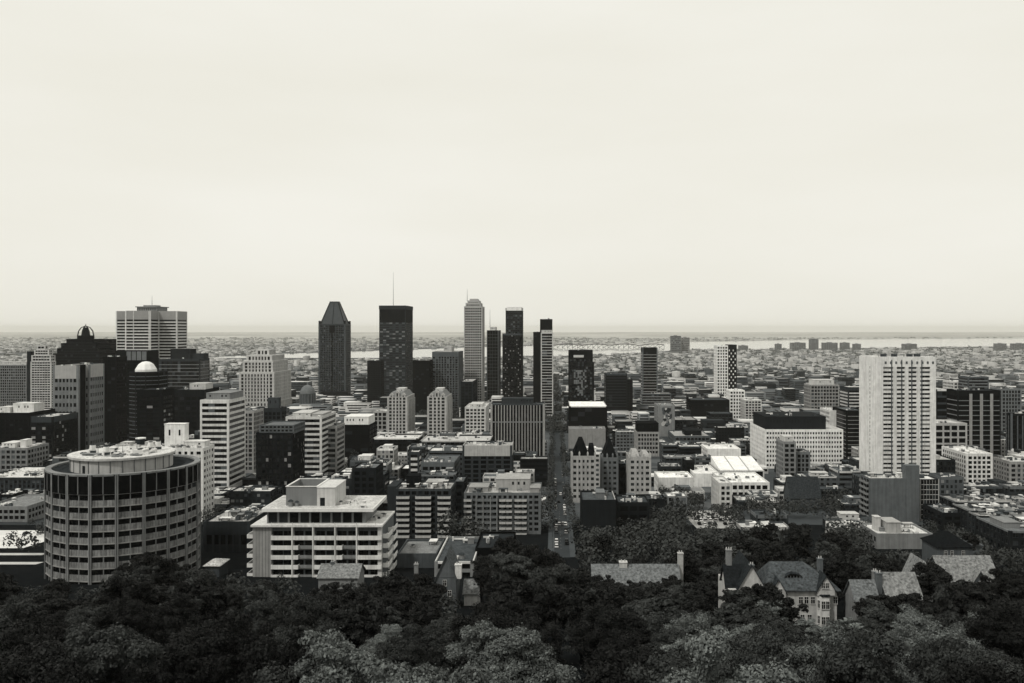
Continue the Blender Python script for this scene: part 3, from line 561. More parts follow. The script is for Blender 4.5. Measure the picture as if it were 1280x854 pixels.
# pale residential tower, right
def pale_tower():
    r, w, dd, H = T('apartment_tower', 'tall cream apartment tower with five columns of balcony windows and a blank ribbed left side', 'apartment tower', 1097, 1170, 446, 560, 600, xs=1075.5, wall=.66, gl=4, win='each', fl=2.74, bay=7.3, sf=.5, pf=.3, t=1.0, cw=2.6, top=6.5, roof=.4, units=0, blank=(3,), fv=.6)
    m = MB()
    for k in range(1, 5):
        x = -w / 2 + 2.6 + (w - 5.2) * k / 5; m.box(x - .35, x + .35, -dd / 2 - .02, -dd / 2 + .3, 2, H - 2)
    m.build('groove', M(.16), r)
    m = MB(); [m.box(-w / 2 + 4.5 + k * 3.35, -w / 2 + 5.7 + k * 3.35, -dd / 2 - .12, -dd / 2 + .02, H - 4.6, H - 3) for k in range(10)]; m.build('vent', M(.2), r)
    m = MB(); m.box(-w / 2 - .8, -w / 2 - .05, -dd / 2 + 4, -dd / 2 + 11, 0, H - .3).box(-w / 2 - .8, -w / 2 - .05, dd / 2 - 9, dd / 2, 0, H - .3); m.build('buttress', M(.7), r)
    m = MB(); [m.box(-w / 2 - .14, -w / 2 - .04, -dd / 2 + 12.4, -dd / 2 + 13.6, 5 + k * 2.74, 6.6 + k * 2.74) for k in range(int(H / 2.74) - 3)]; m.build('window_strip', glass(0), r)
    m = MB().box(-w / 2 + .5, w / 2 - .5, -dd / 2 + .9, -dd / 2 + 1.0, H + .6, H + .75)
    [m.tube((x, -dd / 2 + 1, H - .8), (x, -dd / 2 + 1, H + .7), .07, 4) for x in np.linspace(-w / 2 + 1, w / 2 - 1, 14)]; m.build('railing', M(.03), r)
    for x in (-9, -2, 8, 13): roof_unit(r, x, 0, H - .83, 3, 3, 2.2, 1, .15)
    antenna(r, 2, -6, H - .8, 4, .15, .05); antenna(r, -12, -4, H - .8, 3, .15, .05)
pale_tower()
def grey_slab():
    r, w, dd, H = T('apartment_block', 'blue-grey slab with a huge blank end wall and a stair tower before the cream tower', 'apartment block', 1087, 1149.5, 598, 480, 652, xs=1075, wall=.21, gl=0, fl=3, bay=4, sf=.35, pf=.2, units=5, roof=.5, blank=(0,), top=1)
    MB().box(w / 2 - 7.5, w / 2 - .2, -dd / 2 - .4, -dd / 2 + 5, 0, H + 7).build('stair_tower', M(.21), r)
    for k in range(int(H / 3)):
        b = link('balcony', BALC[0], r, (-w / 2 - .02, -dd / 2 + 4.5, 1 + k * 3), -math.pi / 2, (1.2, .8, 1)); link('balcony', BALC[0], r, (-w / 2 - .02, dd / 2 - 5, 1 + k * 3), -math.pi / 2, (1.2, .8, 1))
    T('apartment_block', 'dark curtain-walled wing with a fine white grid right of the blank grey slab', 'apartment block', 1150, 1174, 599, 484, 652, dep=15, wall=.05, pv=.4, sv=.45, gl=1, win='each', fl=2.7, bay=1.6, sf=.13, pf=.1, t=.25, cw=.25, top=.5, bot=2, roof=.7, units=1, fv=.05)
def balcony_mesh(v, w=5.0, dp=1.5, h=1.05, inner=.02):
    mb = MB().box(-w / 2, w / 2, -dp, 0, -.18, 0).box(-w / 2, w / 2, -dp, -dp + .14, 0, h).box(-w / 2, -w / 2 + .14, -dp + .14, 0, 0, h).box(w / 2 - .14, w / 2, -dp + .14, 0, 0, h)
    return mb.mesh('balcony', [M(v)])
BALC = [balcony_mesh(.3), balcony_mesh(.46), balcony_mesh(.25)]
grey_slab()
r, w, dd, H = T('office_tower', 'black tower with three pale vertical piers and thin floor lines at the right', 'office tower', 1197, 1251, 488, 760, 565, xs=1183, wall=.012, pv=.02, sv=.28, gl=0, fl=4.4, bay=12, sf=.16, pf=0, t=.5, cw=.5, top=5, tv=.012, roof=.1, units=3)
m = MB(); [m.box(x - 1.2, x + 1.2, -dd / 2 - .5, -dd / 2 - .02, 0, H - 3) for x in (-w / 2 + 11.3, -w / 2 + 20.5, -w / 2 + 29.3)]; m.build('pier', M(.36), r)
T('office_block', 'dark terraced block with white roof edges between the cream tower and the piered black tower', 'office building', 1170, 1186, 487, 830, 527, dep=40, wall=.02, sv=.1, gl=0, fl=6, sf=.3, pf=0, top=1.5, tv=.6, roof=.7, units=2)
T('office_block', 'stone block with large square black openings right of the cream tower', 'office building', 1168, 1209, 529, 690, 556, dep=30, wall=.42, gl=0, win='each', fl=5, bay=6, sf=.28, pf=.22, top=2, roof=.5, units=2, fv=.03)
T('apartment_block', 'white framed apartment block with a bright square grid of windows at the right', 'apartment block', 1208, 1241, 567, 600, 612, xs=1177, wall=.6, pv=.68, sv=.68, gl=0, win='each', fl=3.2, bay=3.3, sf=.35, pf=.32, t=.6, roof=.7, units=4, fv=.05)
T('apartment_block', 'grey stone corner block with a cluttered pale roof at the right edge', 'apartment block', 1262, 1305, 577, 600, 612, xs=1241, wall=.34, gl=1, win='each', fl=3.4, bay=3.6, sf=.4, pf=.45, roof=.55, units=7)
T('apartment_block', 'dark ribbed block with a bright left edge cut by the right side of the picture', 'apartment block', 1264, 1312, 517, 740, 562, xs=1257, wall=.02, pv=.2, gl=0, fl=3.8, bay=4, sf=.2, pf=.2, roof=.5, units=3)
T('apartment_block', 'grey banded block standing behind the roof of the piered black tower', 'apartment block', 1210, 1236, 471, 1050, 489, dep=25, wall=.15, sv=.25, gl=1, fl=3.6, sf=.4, pf=0, roof=.5, units=2)
T('apartment_block', 'small cream block left of the grey banded block at the right', 'apartment block', 1192, 1209, 477, 1080, 489, dep=30, wall=.55, gl=1, units=1, roof=.6)
T('apartment_block', 'grey lattice-fronted block near the right edge behind the ribbed dark block', 'apartment block', 1252, 1277, 486, 960, 505, dep=26, wall=.25, gl=1, fl=4, bay=3, sf=.3, pf=.3, units=3, roof=.4)
# street slab with ribs, the twin towers and their neighbours
r, w, dd, H = T('office_block', 'broad grey office slab with closely set vertical ribs beside the long street', 'office building', 613, 681, 505, 800, 570, dep=22, wall=.03, pv=.36, sv=.03, gl=0, win='strip', fl=4, bay=2.75, sf=.12, pf=.34, t=.9, cw=1, top=1.2, tv=.1, roof=.15, units=1, pent=[(.2, .78, .2, .9, 5.5, .07)])
MB().box(-w / 2 + 1, w / 2 - 1, -dd / 2 - .02, -dd / 2 + .6, H - 17, H - 16).build('string_course', M(.3), r)
T('apartment_block', 'pale gridded apartment block tucked left of the ribbed grey slab', 'apartment block', 581, 607, 509, 900, 546, dep=50, wall=.55, gl=0, fl=3.6, bay=3.6, sf=.4, pf=.32, units=4, roof=.55, pent=[(.2, .8, .2, .8, 3, .5)])
T('office_tower', 'dark tower with a pale edge behind the pale gridded apartment block', 'office tower', 575.5, 591, 477, 1150, 530, xs=597, wall=.03, pv=.05, gl=0, fl=3.8, sf=.35, pf=.1, roof=.4, units=2, top=3)
def twin(x0, x1, xs, label):
    r, w, dd, H = T('apartment_tower', label, 'apartment tower', x0, x1, 496, 950, 545, dep=50, wall=.42, pv=.46, gl=0, win='each', fl=3.7, bay=3.9, sf=.36, pf=.42, t=.8, cw=1.2, top=1, roof=.3, units=0, fv=.2)
    hw, hd = w / 2, dd / 2; z = H - .8
    MB().prism([(-hw + 1, -hd + 1), (hw - 1, -hd + 1), (hw - 1, hd - 1), (-hw + 1, hd - 1)], z, z + 6, 0, [(-hw + 5, -hd + 5), (hw - 5, -hd + 5), (hw - 5, hd - 5), (-hw + 5, hd - 5)]).build('roof', M(.3), r)
    for x in (-hw * .6, 0, hw * .6):
        h = 6.5 if x == 0 else 4; m = MB().box(x - 2, x + 2, -hd + .4, -hd + 5, z, z + h - 1.5); m.add([(x - 2.4, -hd + .3, z + h - 1.5), (x + 2.4, -hd + .3, z + h - 1.5), (x, -hd + .3, z + h + 1), (x - 2.4, -hd + 6, z + h - 1.5), (x + 2.4, -hd + 6, z + h - 1.5), (x, -hd + 6, z + h + 1)], [(0, 1, 2), (3, 5, 4), (0, 2, 5, 3), (2, 1, 4, 5), (0, 3, 4, 1)]); m.box(x - .8, x + .8, -hd + .3, -hd + .42, z + .8, z + h - 2, 1); m.build('dormer', [M(.45), M(.02)], r)
    penthouse(r, -hw * .4, hw * .4, -hd * .2, hd * .6, z + 3, 5.5, .5)
    mm = MB(); [mm.box(hw, hw + .9, y - .7, y + .7, 0, H - 4) for y in (-hd + 1.5, 0, hd - 2)]; mm.build('pilaster', M(.5), r)
twin(484, 509, 519, 'left of the two matching pale apartment towers with dormered mansard crowns')
twin(534, 558, 567, 'right of the two matching pale apartment towers with dormered mansard crowns')
T('office_block', 'black office block with a white cubic roof storey left of the twin dormered towers', 'office building', 429, 462, 531, 800, 563, xs=471, wall=.008, gl=0, fl=4, bay=7, sf=.2, pf=.05, roof=.7, units=1, pent=[(.02, .95, .05, .9, 8, .7)])
T('office_block', 'pale ribbed strip of a block at the foot of the left dormered tower', 'office building', 466, 484, 514, 1010, 545, dep=30, wall=.4, gl=0, fl=5, bay=5, sf=.25, pf=.3, roof=.5, units=2)
T('office_block', 'wide low black-fronted block with white roof edge beneath the twin dormered towers', 'office building', 466, 522, 548, 760, 562, dep=30, wall=.02, gl=0, top=1, tv=.6, roof=.6, units=4)
T('office_block', 'low pale-roofed block between the twin dormered towers and the ribbed slab', 'office building', 525, 612, 551, 740, 563, dep=40, wall=.06, gl=0, top=1.2, tv=.45, roof=.5, units=8)
T('apartment_block', 'dark apartment block with a broad pale parapet and stacked balconies in the middle', 'apartment block', 578, 640, 557, 580, 594, dep=24, wall=.07, tv=.42, gl=0, fl=3, bay=5, sf=.3, pf=.3, top=7, roof=.4, units=7)
T('apartment_block', 'small white-striped block with a cube on its roof in the middle of the city', 'apartment block', 511, 524, 565, 620, 590, xs=527, wall=.08, sv=.6, gl=0, fl=3.6, sf=.45, pf=0, units=1, roof=.5)
T('apartment_block', 'low grey block with a wide clean flat roof right of the white-striped block', 'apartment block', 526, 568, 578, 590, 592, dep=36, wall=.2, gl=0, top=3, roof=.22, units=6)
T('apartment_block', 'brown-black mid-rise left of the balcony-banded block', 'apartment block', 440, 470, 585, 480, 628, xs=479, wall=.03, gl=0, fl=3.2, bay=3, sf=.4, pf=.4, units=4, roof=.25)
# two mid-rises with stacked balconies
def balconied_a():
    r, w, dd, H = T('apartment_block', 'dark brick apartment block striped with long white balconies in the centre', 'apartment block', 494.5, 564, 611, 430, 684, dep=22, wall=.07, gl=0, fl=2.72, bay=3, sf=.3, pf=.3, units=10, roof=.4, top=1.2, tv=.1, pent=[(.15, .38, .3, .7, 6, .015), (.5, .8, .4, .85, 2.6, .4)], win='each', fv=.05)
    MB().box(-w / 2 - 4.6, -w / 2 - .06, -dd / 2 + 3, dd / 2 - 1, 0, H + .6).build('blank_wing', M(.055), r)
    for k in range(int(H / 2.72) - 1):
        for (a, b) in ((.02, .25), (.36, .64), (.76, .99)):
            link('balcony', BALC[1], r, (-w / 2 + w * (a + b) / 2, -dd / 2 - .02, 2.3 + k * 2.72), 0, (w * (b - a) / 5, 1, 1))
balconied_a()
def balconied_b():
    r, w, dd, H = T('apartment_block', 'grey apartment block of mixed balconies and a plain windowed right bay by the street', 'apartment block', 580, 676, 616, 440, 672, dep=30, wall=.24, gl=0, fl=2.8, bay=2.5, sf=.42, pf=.4, t=.4, units=0, roof=.45, top=1.4, win='each', pent=[(.05, .3, .2, .6, 2.6, .35), (.4, .85, .35, .9, 6, .4), (.86, .98, .1, .5, 2.8, .35)], fv=.1)
    scatter_units(r, -w / 2 + 1, w / 2 - 1, -dd / 2 + 1, dd / 2 - 1, H - .8, 14)
    for k in range(int(H / 2.8) - 1):
        for (a, b) in ((.0, .1), (.46, .54), (.545, .625), (.66, .74), (.745, .815)):
            link('balcony', BALC[1], r, (-w / 2 + w * (a + b) / 2, -dd / 2 - .02, 2.4 + k * 2.8), 0, (w * (b - a) / 5, 1, .9))
        for a in (.2, .3, .385): link('balcony', BALC[2], r, (-w / 2 + w * a, -dd / 2 - .02, 2.4 + k * 2.8), 0, (w * .085 / 5, .6, 1))
    m = MB(); [m.box(-w / 2 + w * a - .25, -w / 2 + w * a + .25, -dd / 2 - 1.1, -dd / 2 - .05, 0, H - 2) for a in (.16, .25, .345, .43)]; m.build('pier', M(.3), r)
balconied_b()
T('apartment_block', 'narrow dark block closing the gap between the two balconied blocks', 'apartment block', 566, 580, 602, 480, 660, dep=20, wall=.025, gl=0, units=1, roof=.2)

# old hotels with steep roofs
def steep(x0, x1, yt, d, label, wall, peaks, roofv, dep=22):
    r, w, dd, H = T('apartment_block', label, 'apartment hotel', x0, x1, yt, d, 628, dep=dep, wall=wall, gl=0, win='each', fl=3.5, bay=2.8, sf=.5, pf=.55, t=.5, units=0, roof=.3, top=2.5, fv=.2)
    for (a, b, h, kind) in peaks:
        xa, xb, z = (a - .5) * w, (b - .5) * w, H - .8; ya, yb = -dd / 2 + 1, dd / 2 - 1; c = (xa + xb) / 2
        m = MB().prism([(xa, ya), (xb, ya), (xb, yb), (xa, yb)], z, z + h, 0, [(c - (xb - xa) * kind, ya + 4), (c + (xb - xa) * kind, ya + 4), (c + (xb - xa) * kind, yb - 4), (c - (xb - xa) * kind, yb - 4)])
        m.build('roof', M(roofv), r)
    m = MB(); [m.box(x - .5, x + .5, -dd / 2 - .3, -dd / 2 + .8, H - 1, H + 1.6).prism([(x - .6, -dd / 2 - .4), (x + .6, -dd / 2 - .4), (x + .6, -dd / 2 + .9), (x - .6, -dd / 2 + .9)], H + 1.6, H + 3, 0, [(x - .05, 0 - dd / 2 + .2), (x + .05, 0 - dd / 2 + .2), (x + .05, -dd / 2 + .3), (x - .05, -dd / 2 + .3)]) for x in (-w / 2 + .6, -w / 6, w / 6, w / 2 - .6)]
    m.build('pinnacle', M(wall * 1.05), r)
    return r
r = steep(714, 745, 570, 560, 'ornate pale stone apartment hotel with a black steep roof next to the street', .4, [(.05, .75, 11, .1), (.7, .98, 7, .3)], .012)
steep(752, 773, 572, 575, 'narrow grey apartment hotel with a pointed black roof between two pale ones', .24, [(.05, .95, 13, .03)], .015)
steep(786, 814, 571, 565, 'pale stone apartment hotel with ragged gables right of the pointed black roof', .42, [(.1, .5, 4, .3), (.6, .95, 3, .3)], .4)
T('apartment_block', 'black narrow gap building between the ornate stone hotels', 'apartment block', 773, 787, 580, 590, 625, dep=16, wall=.02, gl=0, units=1, roof=.1)
T('apartment_block', 'plain dark brick box block with a pale roof rim right of the street end', 'apartment block', 727, 770, 625, 420, 660, xs=727, dep=25, wall=.028, blank=(0, 3), gl=0, units=3, roof=.16, top=.5, tv=.4, pent=[(.45, .7, .3, .7, 3, .25)])
T('apartment_block', 'low dark flat block with a skylit roof right of the plain brick box', 'apartment block', 772, 812, 628, 440, 648, dep=20, wall=.025, gl=0, units=5, roof=.1)

# gallery group: pale flat-roofed buildings
T('museum_wing', 'pale museum wing with a round window and tall dark doorway', 'museum', 868, 900, 592, 640, 618, dep=40, wall=.7, blank=(0,), gl=0, units=3, roof=.72)
def gallery():
    d = 650; x0, x1 = X(899, d), X(955, d); w = x1 - x0; zb = gz(d + 40) - .5; H = Z(588, d) - zb
    r = thing('museum_wing', 'long museum wing with a sloping white roof in three bays over dark glazing', 'museum', ((x0 + x1) / 2, d + 20, zb))
    mb = MB(); ops = shell(mb, rect(w, 38), 0, H, 5, .25, 6, .12, .4, .6, 1, 1, sm=1); mb.build('wall', [M(.5), M(.5)], r); add_windows(r, ops, 'band', 1)
    for k in range(3):
        a, b = -w / 2 + w * k / 3 + .6, -w / 2 + w * (k + 1) / 3 - .6
        MB().hexa([(a, -19.5, H - .8), (b, -19.5, H - .8), (b, 18, H - .8), (a, 18, H - .8), (a, -19.5, H + .2), (b, -19.5, H + .2), (b, 18, H + 5), (a, 18, H + 5)]).build('roof', M(.8), r)
    register(899, 955, 578, 612, d, 40, x0, x1)
gallery()
r_ = [o for o in COL.objects if o.name.startswith('museum_wing')][0]
ww = X(900, 640) - X(868, 640)
disc = [(ww / 2 - 4.2 + 1.8 * math.cos(i * math.pi / 10), -20.12, 10.5 + 1.8 * math.sin(i * math.pi / 10)) for i in range(20)]
MB().add(disc, [tuple(range(20))]).build('round_window', glass(0), r_)
MB().box(ww / 2 - 6, ww / 2 - 2.4, -20.12, -20, 0, 6.5).build('doorway', M(.01), r_)
T('museum_wing', 'long low building with a dazzling white flat roof above dark street trees', 'museum', 823, 867, 597, 600, 604, dep=26, wall=.6, gl=0, units=2, roof=.85, blank=(0,))
T('museum_wing', 'broad low white-roofed block before the three-bayed gallery', 'museum', 905, 962, 603, 575, 622, dep=42, wall=.6, gl=0, units=6, roof=.82)
T('office_block', 'white box block behind the museum buildings', 'office building', 884, 926, 561, 740, 574, dep=30, wall=.72, blank=(0,), gl=0, units=2, roof=.75)
T('apartment_block', 'small pale gable-topped stone block at the corner of the parking lot', 'apartment block', 899, 915, 604, 530, 632, xs=889, wall=.5, gl=1, fl=3.4, bay=2.6, sf=.4, pf=.4, units=1, roof=.6)
T('apartment_block', 'dark brick block with a square turret left of the museum', 'apartment block', 826, 853, 583, 680, 595, dep=22, wall=.05, gl=0, units=4, roof=.4)
T('apartment_block', 'black square block touching the left end of the pale museum wing', 'apartment block', 856, 868, 575, 660, 594, dep=14, wall=.02, gl=0, units=1, roof=.3)

# buildings close to the foot of the hill, right
T('row_house_block', 'nearest black-fronted row of flat-roofed houses cut by the right edge', 'row houses', 1262, 1400, 664, 362, 672, dep=30, wall=.03, gl=1, fl=3.3, bay=3, sf=.4, pf=.4, roof=.25, units=20, tv=.25, top=.8, win='each', pent=[(.05, .2, .3, .7, 2.5, .3)])
T('row_house_block', 'long narrow dark row of flat-roofed houses behind the nearest row at the right edge', 'row houses', 1240, 1350, 652, 402, 660, dep=24, wall=.05, gl=1, fl=3.3, bay=3, sf=.4, pf=.4, roof=.4, units=20, tv=.3, top=.8, win='each')
T('row_house_block', 'dark row of flat-roofed houses with pale roof edge before the white framed block', 'row houses', 1214, 1330, 639, 440, 648, dep=22, wall=.03, gl=1, fl=3.3, bay=3, sf=.4, pf=.4, roof=.3, units=22, tv=.3, top=.8, win='each')
T('row_house_block', 'farthest low row of dark houses under the grey stone corner block', 'row houses', 1196, 1300, 628, 490, 640, dep=24, wall=.04, gl=1, fl=3.3, bay=3, sf=.4, pf=.4, roof=.35, units=18, tv=.25, top=.8)
T('row_house_block', 'dark flat-roofed row with pale vents right of the white-gridded wing', 'row houses', 1178, 1206, 641, 452, 655, dep=24, wall=.025, gl=0, roof=.22, units=9)
T('office_block', 'low cream block of stepped flat roofs below the blank grey slab', 'office building', 1096, 1166, 667, 400, 690, dep=22, wall=.3, blank=(0,), gl=0, units=4, roof=.6, pent=[(.25, .5, .2, .7, 5, .4), (.1, .2, .4, .6, 6.5, .5)])
# left foreground neighbours
T('office_block', 'dark ribbed block with a cluttered pale roof between the round and the white-balconied buildings', 'office building', 254, 312, 652, 390, 712, dep=34, wall=.05, pv=.07, gl=0, fl=6, bay=3, sf=.45, pf=.3, top=6, roof=.4, units=22)
T('apartment_block', 'row of low gabled-looking dark houses with a pale roof at the left edge', 'row houses', -25, 58, 597, 600, 622, dep=50, wall=.05, pv=.1, gl=1, fl=3.3, bay=3, sf=.4, pf=.35, roof=.6, units=18)
T('office_block', 'low pale-roofed hall at the left edge behind the bright parking area', 'hall', -20, 34, 633, 480, 650, dep=36, wall=.3, gl=0, fl=4, bay=3, roof=.3, units=4)
T('office_block', 'second low pale hall beside the left side of the round building', 'hall', 30, 56, 630, 500, 648, dep=30, wall=.3, gl=0, fl=4, bay=3, roof=.25, units=4)
T('office_block', 'low hall with a light parapet and pipes on its roof before the balcony-banded block', 'hall', 543, 592, 702, 330, 712, dep=40, wall=.3, gl=0, roof=.13, top=.9, tv=.55, units=3)
T('office_block', 'black flat-topped box with one lit window right of the low hall with pipes', 'hall', 594, 641, 685, 345, 702, dep=28, wall=.008, gl=0, blank=(0,), roof=.05, units=2)
T('office_block', 'low grey shed right of the white balconied building', 'hall', 496, 546, 692, 350, 700, dep=24, wall=.15, gl=0, roof=.3, units=1, blank=(0,))

# ------------------------------------------------------------------ round building
def round_building():
    cd, cx = 342.0, X(156.5, 342); Rr = 26.6; zb = gz(cd) - 1; H = Z(594, cd - Rr) - zb
    r = thing('round_building', 'big round grey tower of ribbed bays with a white drum on its roof', 'office building', (cx, cd, zb))
    n = 19; pg = [(Rr * math.cos(-math.pi / 2 + .02 + i * 2 * math.pi / n), Rr * math.sin(-math.pi / 2 + .02 + i * 2 * math.pi / n)) for i in range(n)]
    mb = MB(); fl = 4.45; k_ = int((H - 7.0) / fl); bot = H - 7.0 - k_ * fl
    ops = shell(mb, pg, 0, H, fl, .0, 4.3, .0, .75, .45, 7.0, bot, pm=1, sm=2, tm=3, wm=0, roof_drop=1.2)
    # tall black louvred top storey, ring slabs and rim are parts of their own
    mats = [M(.03), M(.3), M(.2), M(.008, .5)]
    mb.build('wall', mats, r)
    sp, lo = [], []
    for o in ops:
        h = o[9] - o[8]; sp.append(o[:8] + (o[8], o[8] + h * .5) + o[10:]); lo.append(o[:8] + (o[8] + h * .52, o[9]) + o[10:])
    add_windows(r, [o for o in lo], 'each', 0, .03)
    for k in range(k_ + 1):
        z = bot + k * fl; ring = MB(); q = 1.02
        ring.prism([(x * q, y * q) for x, y in pg], z - .22, z + .12); ring.build('floor_ring', M(.36), r)
    pnl = {}
    for o in sp: pnl.setdefault(o[1], []).append(o)
    for k, os_ in pnl.items():
        m = MB()
        for o in os_:
            p, u, nn, u0, u1, a, b = o[3], o[4], o[5], o[6], o[7], o[8] + .14, o[9]
            w4 = (u1 - u0) / 4
            for j in range(4):
                c = [p + u * (u0 + j * w4 + .05) + nn * .3, p + u * (u0 + (j + 1) * w4 - .05) + nn * .3, p + u * (u0 + (j + 1) * w4 - .05) + nn * .04, p + u * (u0 + j * w4 + .05) + nn * .04]
                m.hexa([(v_.x, v_.y, a) for v_ in c] + [(v_.x, v_.y, b) for v_ in c])
        m.build('spandrel_panel', M(.32, var=.5, scale=.6), r)
    mu = MB()
    for i in range(n):
        p, q_ = Vector(pg[i]), Vector(pg[(i + 1) % n]); u_ = (q_ - p).normalized(); nn_ = Vector((u_.y, -u_.x)); md = (p + q_) / 2
        c = [md - u_ * .13 + nn_ * .95, md + u_ * .13 + nn_ * .95, md + u_ * .13, md - u_ * .13]; c2 = [md - u_ * .16 + nn_ * .4, md + u_ * .16 + nn_ * .4, md + u_ * .16, md - u_ * .16]
        mu.hexa([(k.x, k.y, H - 6.9) for k in c] + [(k.x, k.y, H - .6) for k in c]).hexa([(k.x, k.y, bot) for k in c2] + [(k.x, k.y, H - 7.05) for k in c2])
    mu.build('mullion', M(.3), r)
    rim = MB(); nb = 64
    for (ra, rb_, za, zc) in ((Rr * .985 - 1.2, Rr + .6, H - .5, H + .15),):
        for i in range(nb):
            a0, a1 = 2 * math.pi * i / nb, 2 * math.pi * (i + 1) / nb
            rim.hexa([(rb_ * math.cos(a0), rb_ * math.sin(a0), za), (rb_ * math.cos(a1), rb_ * math.sin(a1), za), (ra * math.cos(a1), ra * math.sin(a1), za), (ra * math.cos(a0), ra * math.sin(a0), za),
                      (rb_ * math.cos(a0), rb_ * math.sin(a0), zc), (rb_ * math.cos(a1), rb_ * math.sin(a1), zc), (ra * math.cos(a1), ra * math.sin(a1), zc), (ra * math.cos(a0), ra * math.sin(a0), zc)])
    rim.build('roof_rim', M(.3), r)
    zr = H - 1.2; roof_sheet(r, [(x * .95, y * .95) for x, y in pg], zr, .06)
    lv = MB()
    for i in range(90):
        a0 = i * 2 * math.pi / 90; lv.tube((21.4 * math.cos(a0), 21.4 * math.sin(a0), zr + .4), (24.6 * math.cos(a0), 24.6 * math.sin(a0), zr + .8), .12, 4)
    lv.build('louvre', M(.1), r)
    dr = 18.0; zd = Z(576.5, cd - dr) - zb; ox = -1.0
    MB().cyl(ox, 0, dr, zr, dr, zd, 64).build('drum', M(.44, var=.2), r)
    MB().cyl(ox, 0, dr + .9, zd, dr + 1.0, zd + .8, 64).build('drum_rim', M(.52), r); MB().cyl(ox, 0, dr + .5, zd + .8, dr + .5, zd + .88, 64).build('roof', M(.58, var=.45, scale=.5, streak=False), r)
    pl = MB(); [pl.tube((ox + (dr + .1) * math.cos(a_), (dr + .1) * math.sin(a_), zr), (ox + (dr + .1) * math.cos(a_), (dr + .1) * math.sin(a_), zd), .16, 4) for a_ in np.linspace(math.pi, 2 * math.pi, 15)]; pl.build('pilaster', M(.25), r)
    dk = MB(); [dk.add([(ox + (dr + .1) * math.cos(a_), (dr + .1) * math.sin(a_), zr + .2), (ox + (dr + .1) * math.cos(a_ + .07), (dr + .1) * math.sin(a_ + .07), zr + .2), (ox + (dr + .1) * math.cos(a_ + .07), (dr + .1) * math.sin(a_ + .07), zr + 3), (ox + (dr + .1) * math.cos(a_), (dr + .1) * math.sin(a_), zr + 3)], [(0, 1, 2, 3)]) for a_ in (math.pi * 1.38,)]; dk.build('door', M(.04), r)
    zt = zd + .88
    cool = MB().box(-1.3, 1.3, -1.1, 1.1, 0, 1.9).cyl(-.0, 0, 1.15, 1.9, 1.0, 3.4, 14).cyl(0, 0, .8, 3.4, .8, 3.7, 12, 1).box(-1.0, 1.0, -1.14, -1.1, .4, 1.4, 1)
    cm = cool.mesh('cooling_unit', [M(.72), M(.1)])
    for (x, y) in ((-9.5, -6), (-2, -10.5), (8.5, 3), (10.5, 5)): link('cooling_unit', cm, r, (x, y, zt), R.uniform(0, 1))
    for (x, y, w_, d_, h_) in ((8, -4, 5, 4, 2), (11.5, -2, 4, 3, 1.4), (-8, -9, 6, 3, .7), (3, -11, 6, 2.6, .8), (11, -7, 3, 2, 1), (-5, -13, 3, 1.2, .6), (-13, -6, 2, 1.5, .8), (5, -14, 2, 1, .7), (9, -10, 4, 1, .5), (0, 8, 4, 3, 1.8), (-6, 0, 5, 1, .5), (0, -6, 2, 2, 1), (6, -9, 2, 1.4, .9), (-12, -2, 2, 2, 1.1), (1, -2, 3, 1.5, .7), (-4, -4, 3, 2, .8), (4, 4, 5, 5, 1.6), (-8, 6, 4, 3, 1)): roof_unit(r, x, y, zt, w_, d_, h_, R.choice((0, 1, 3)), R.choice((.3, .6, .6)))
    for (x, h_) in ((-9, 3.4), (.5, 3.2), (6, 9.5)): MB().cyl(x, -3, .12, zt, .06, zt + h_, 6).build('mast', M(.1), r)
    MB().cyl(3.2, 6, 1.9, zt + 4.4, 1.9, zt + 4.8, 16).cyl(3.2, 6, .3, zt, .3, zt + 4.4, 8).cyl(3.2, 6, 1.4, zt + 2.2, 1.6, zt + 4.4, 12, 1).build('vent_stack', [M(.7), M(.05)], r)
    pp = MB(); [pp.tube((x0_, y0_, zt + .3), (x1_, y1_, zt + .3), .16, 5) for x0_, y0_, x1_, y1_ in ((-12, -9, 2, -13), (-6, -8, 4, -9), (6, -8, 13, -3))]; pp.build('pipe', M(.3), r)
    register(58, 255, 575, 728, cd - Rr, 2 * Rr, cx - Rr, cx + Rr)
round_building()

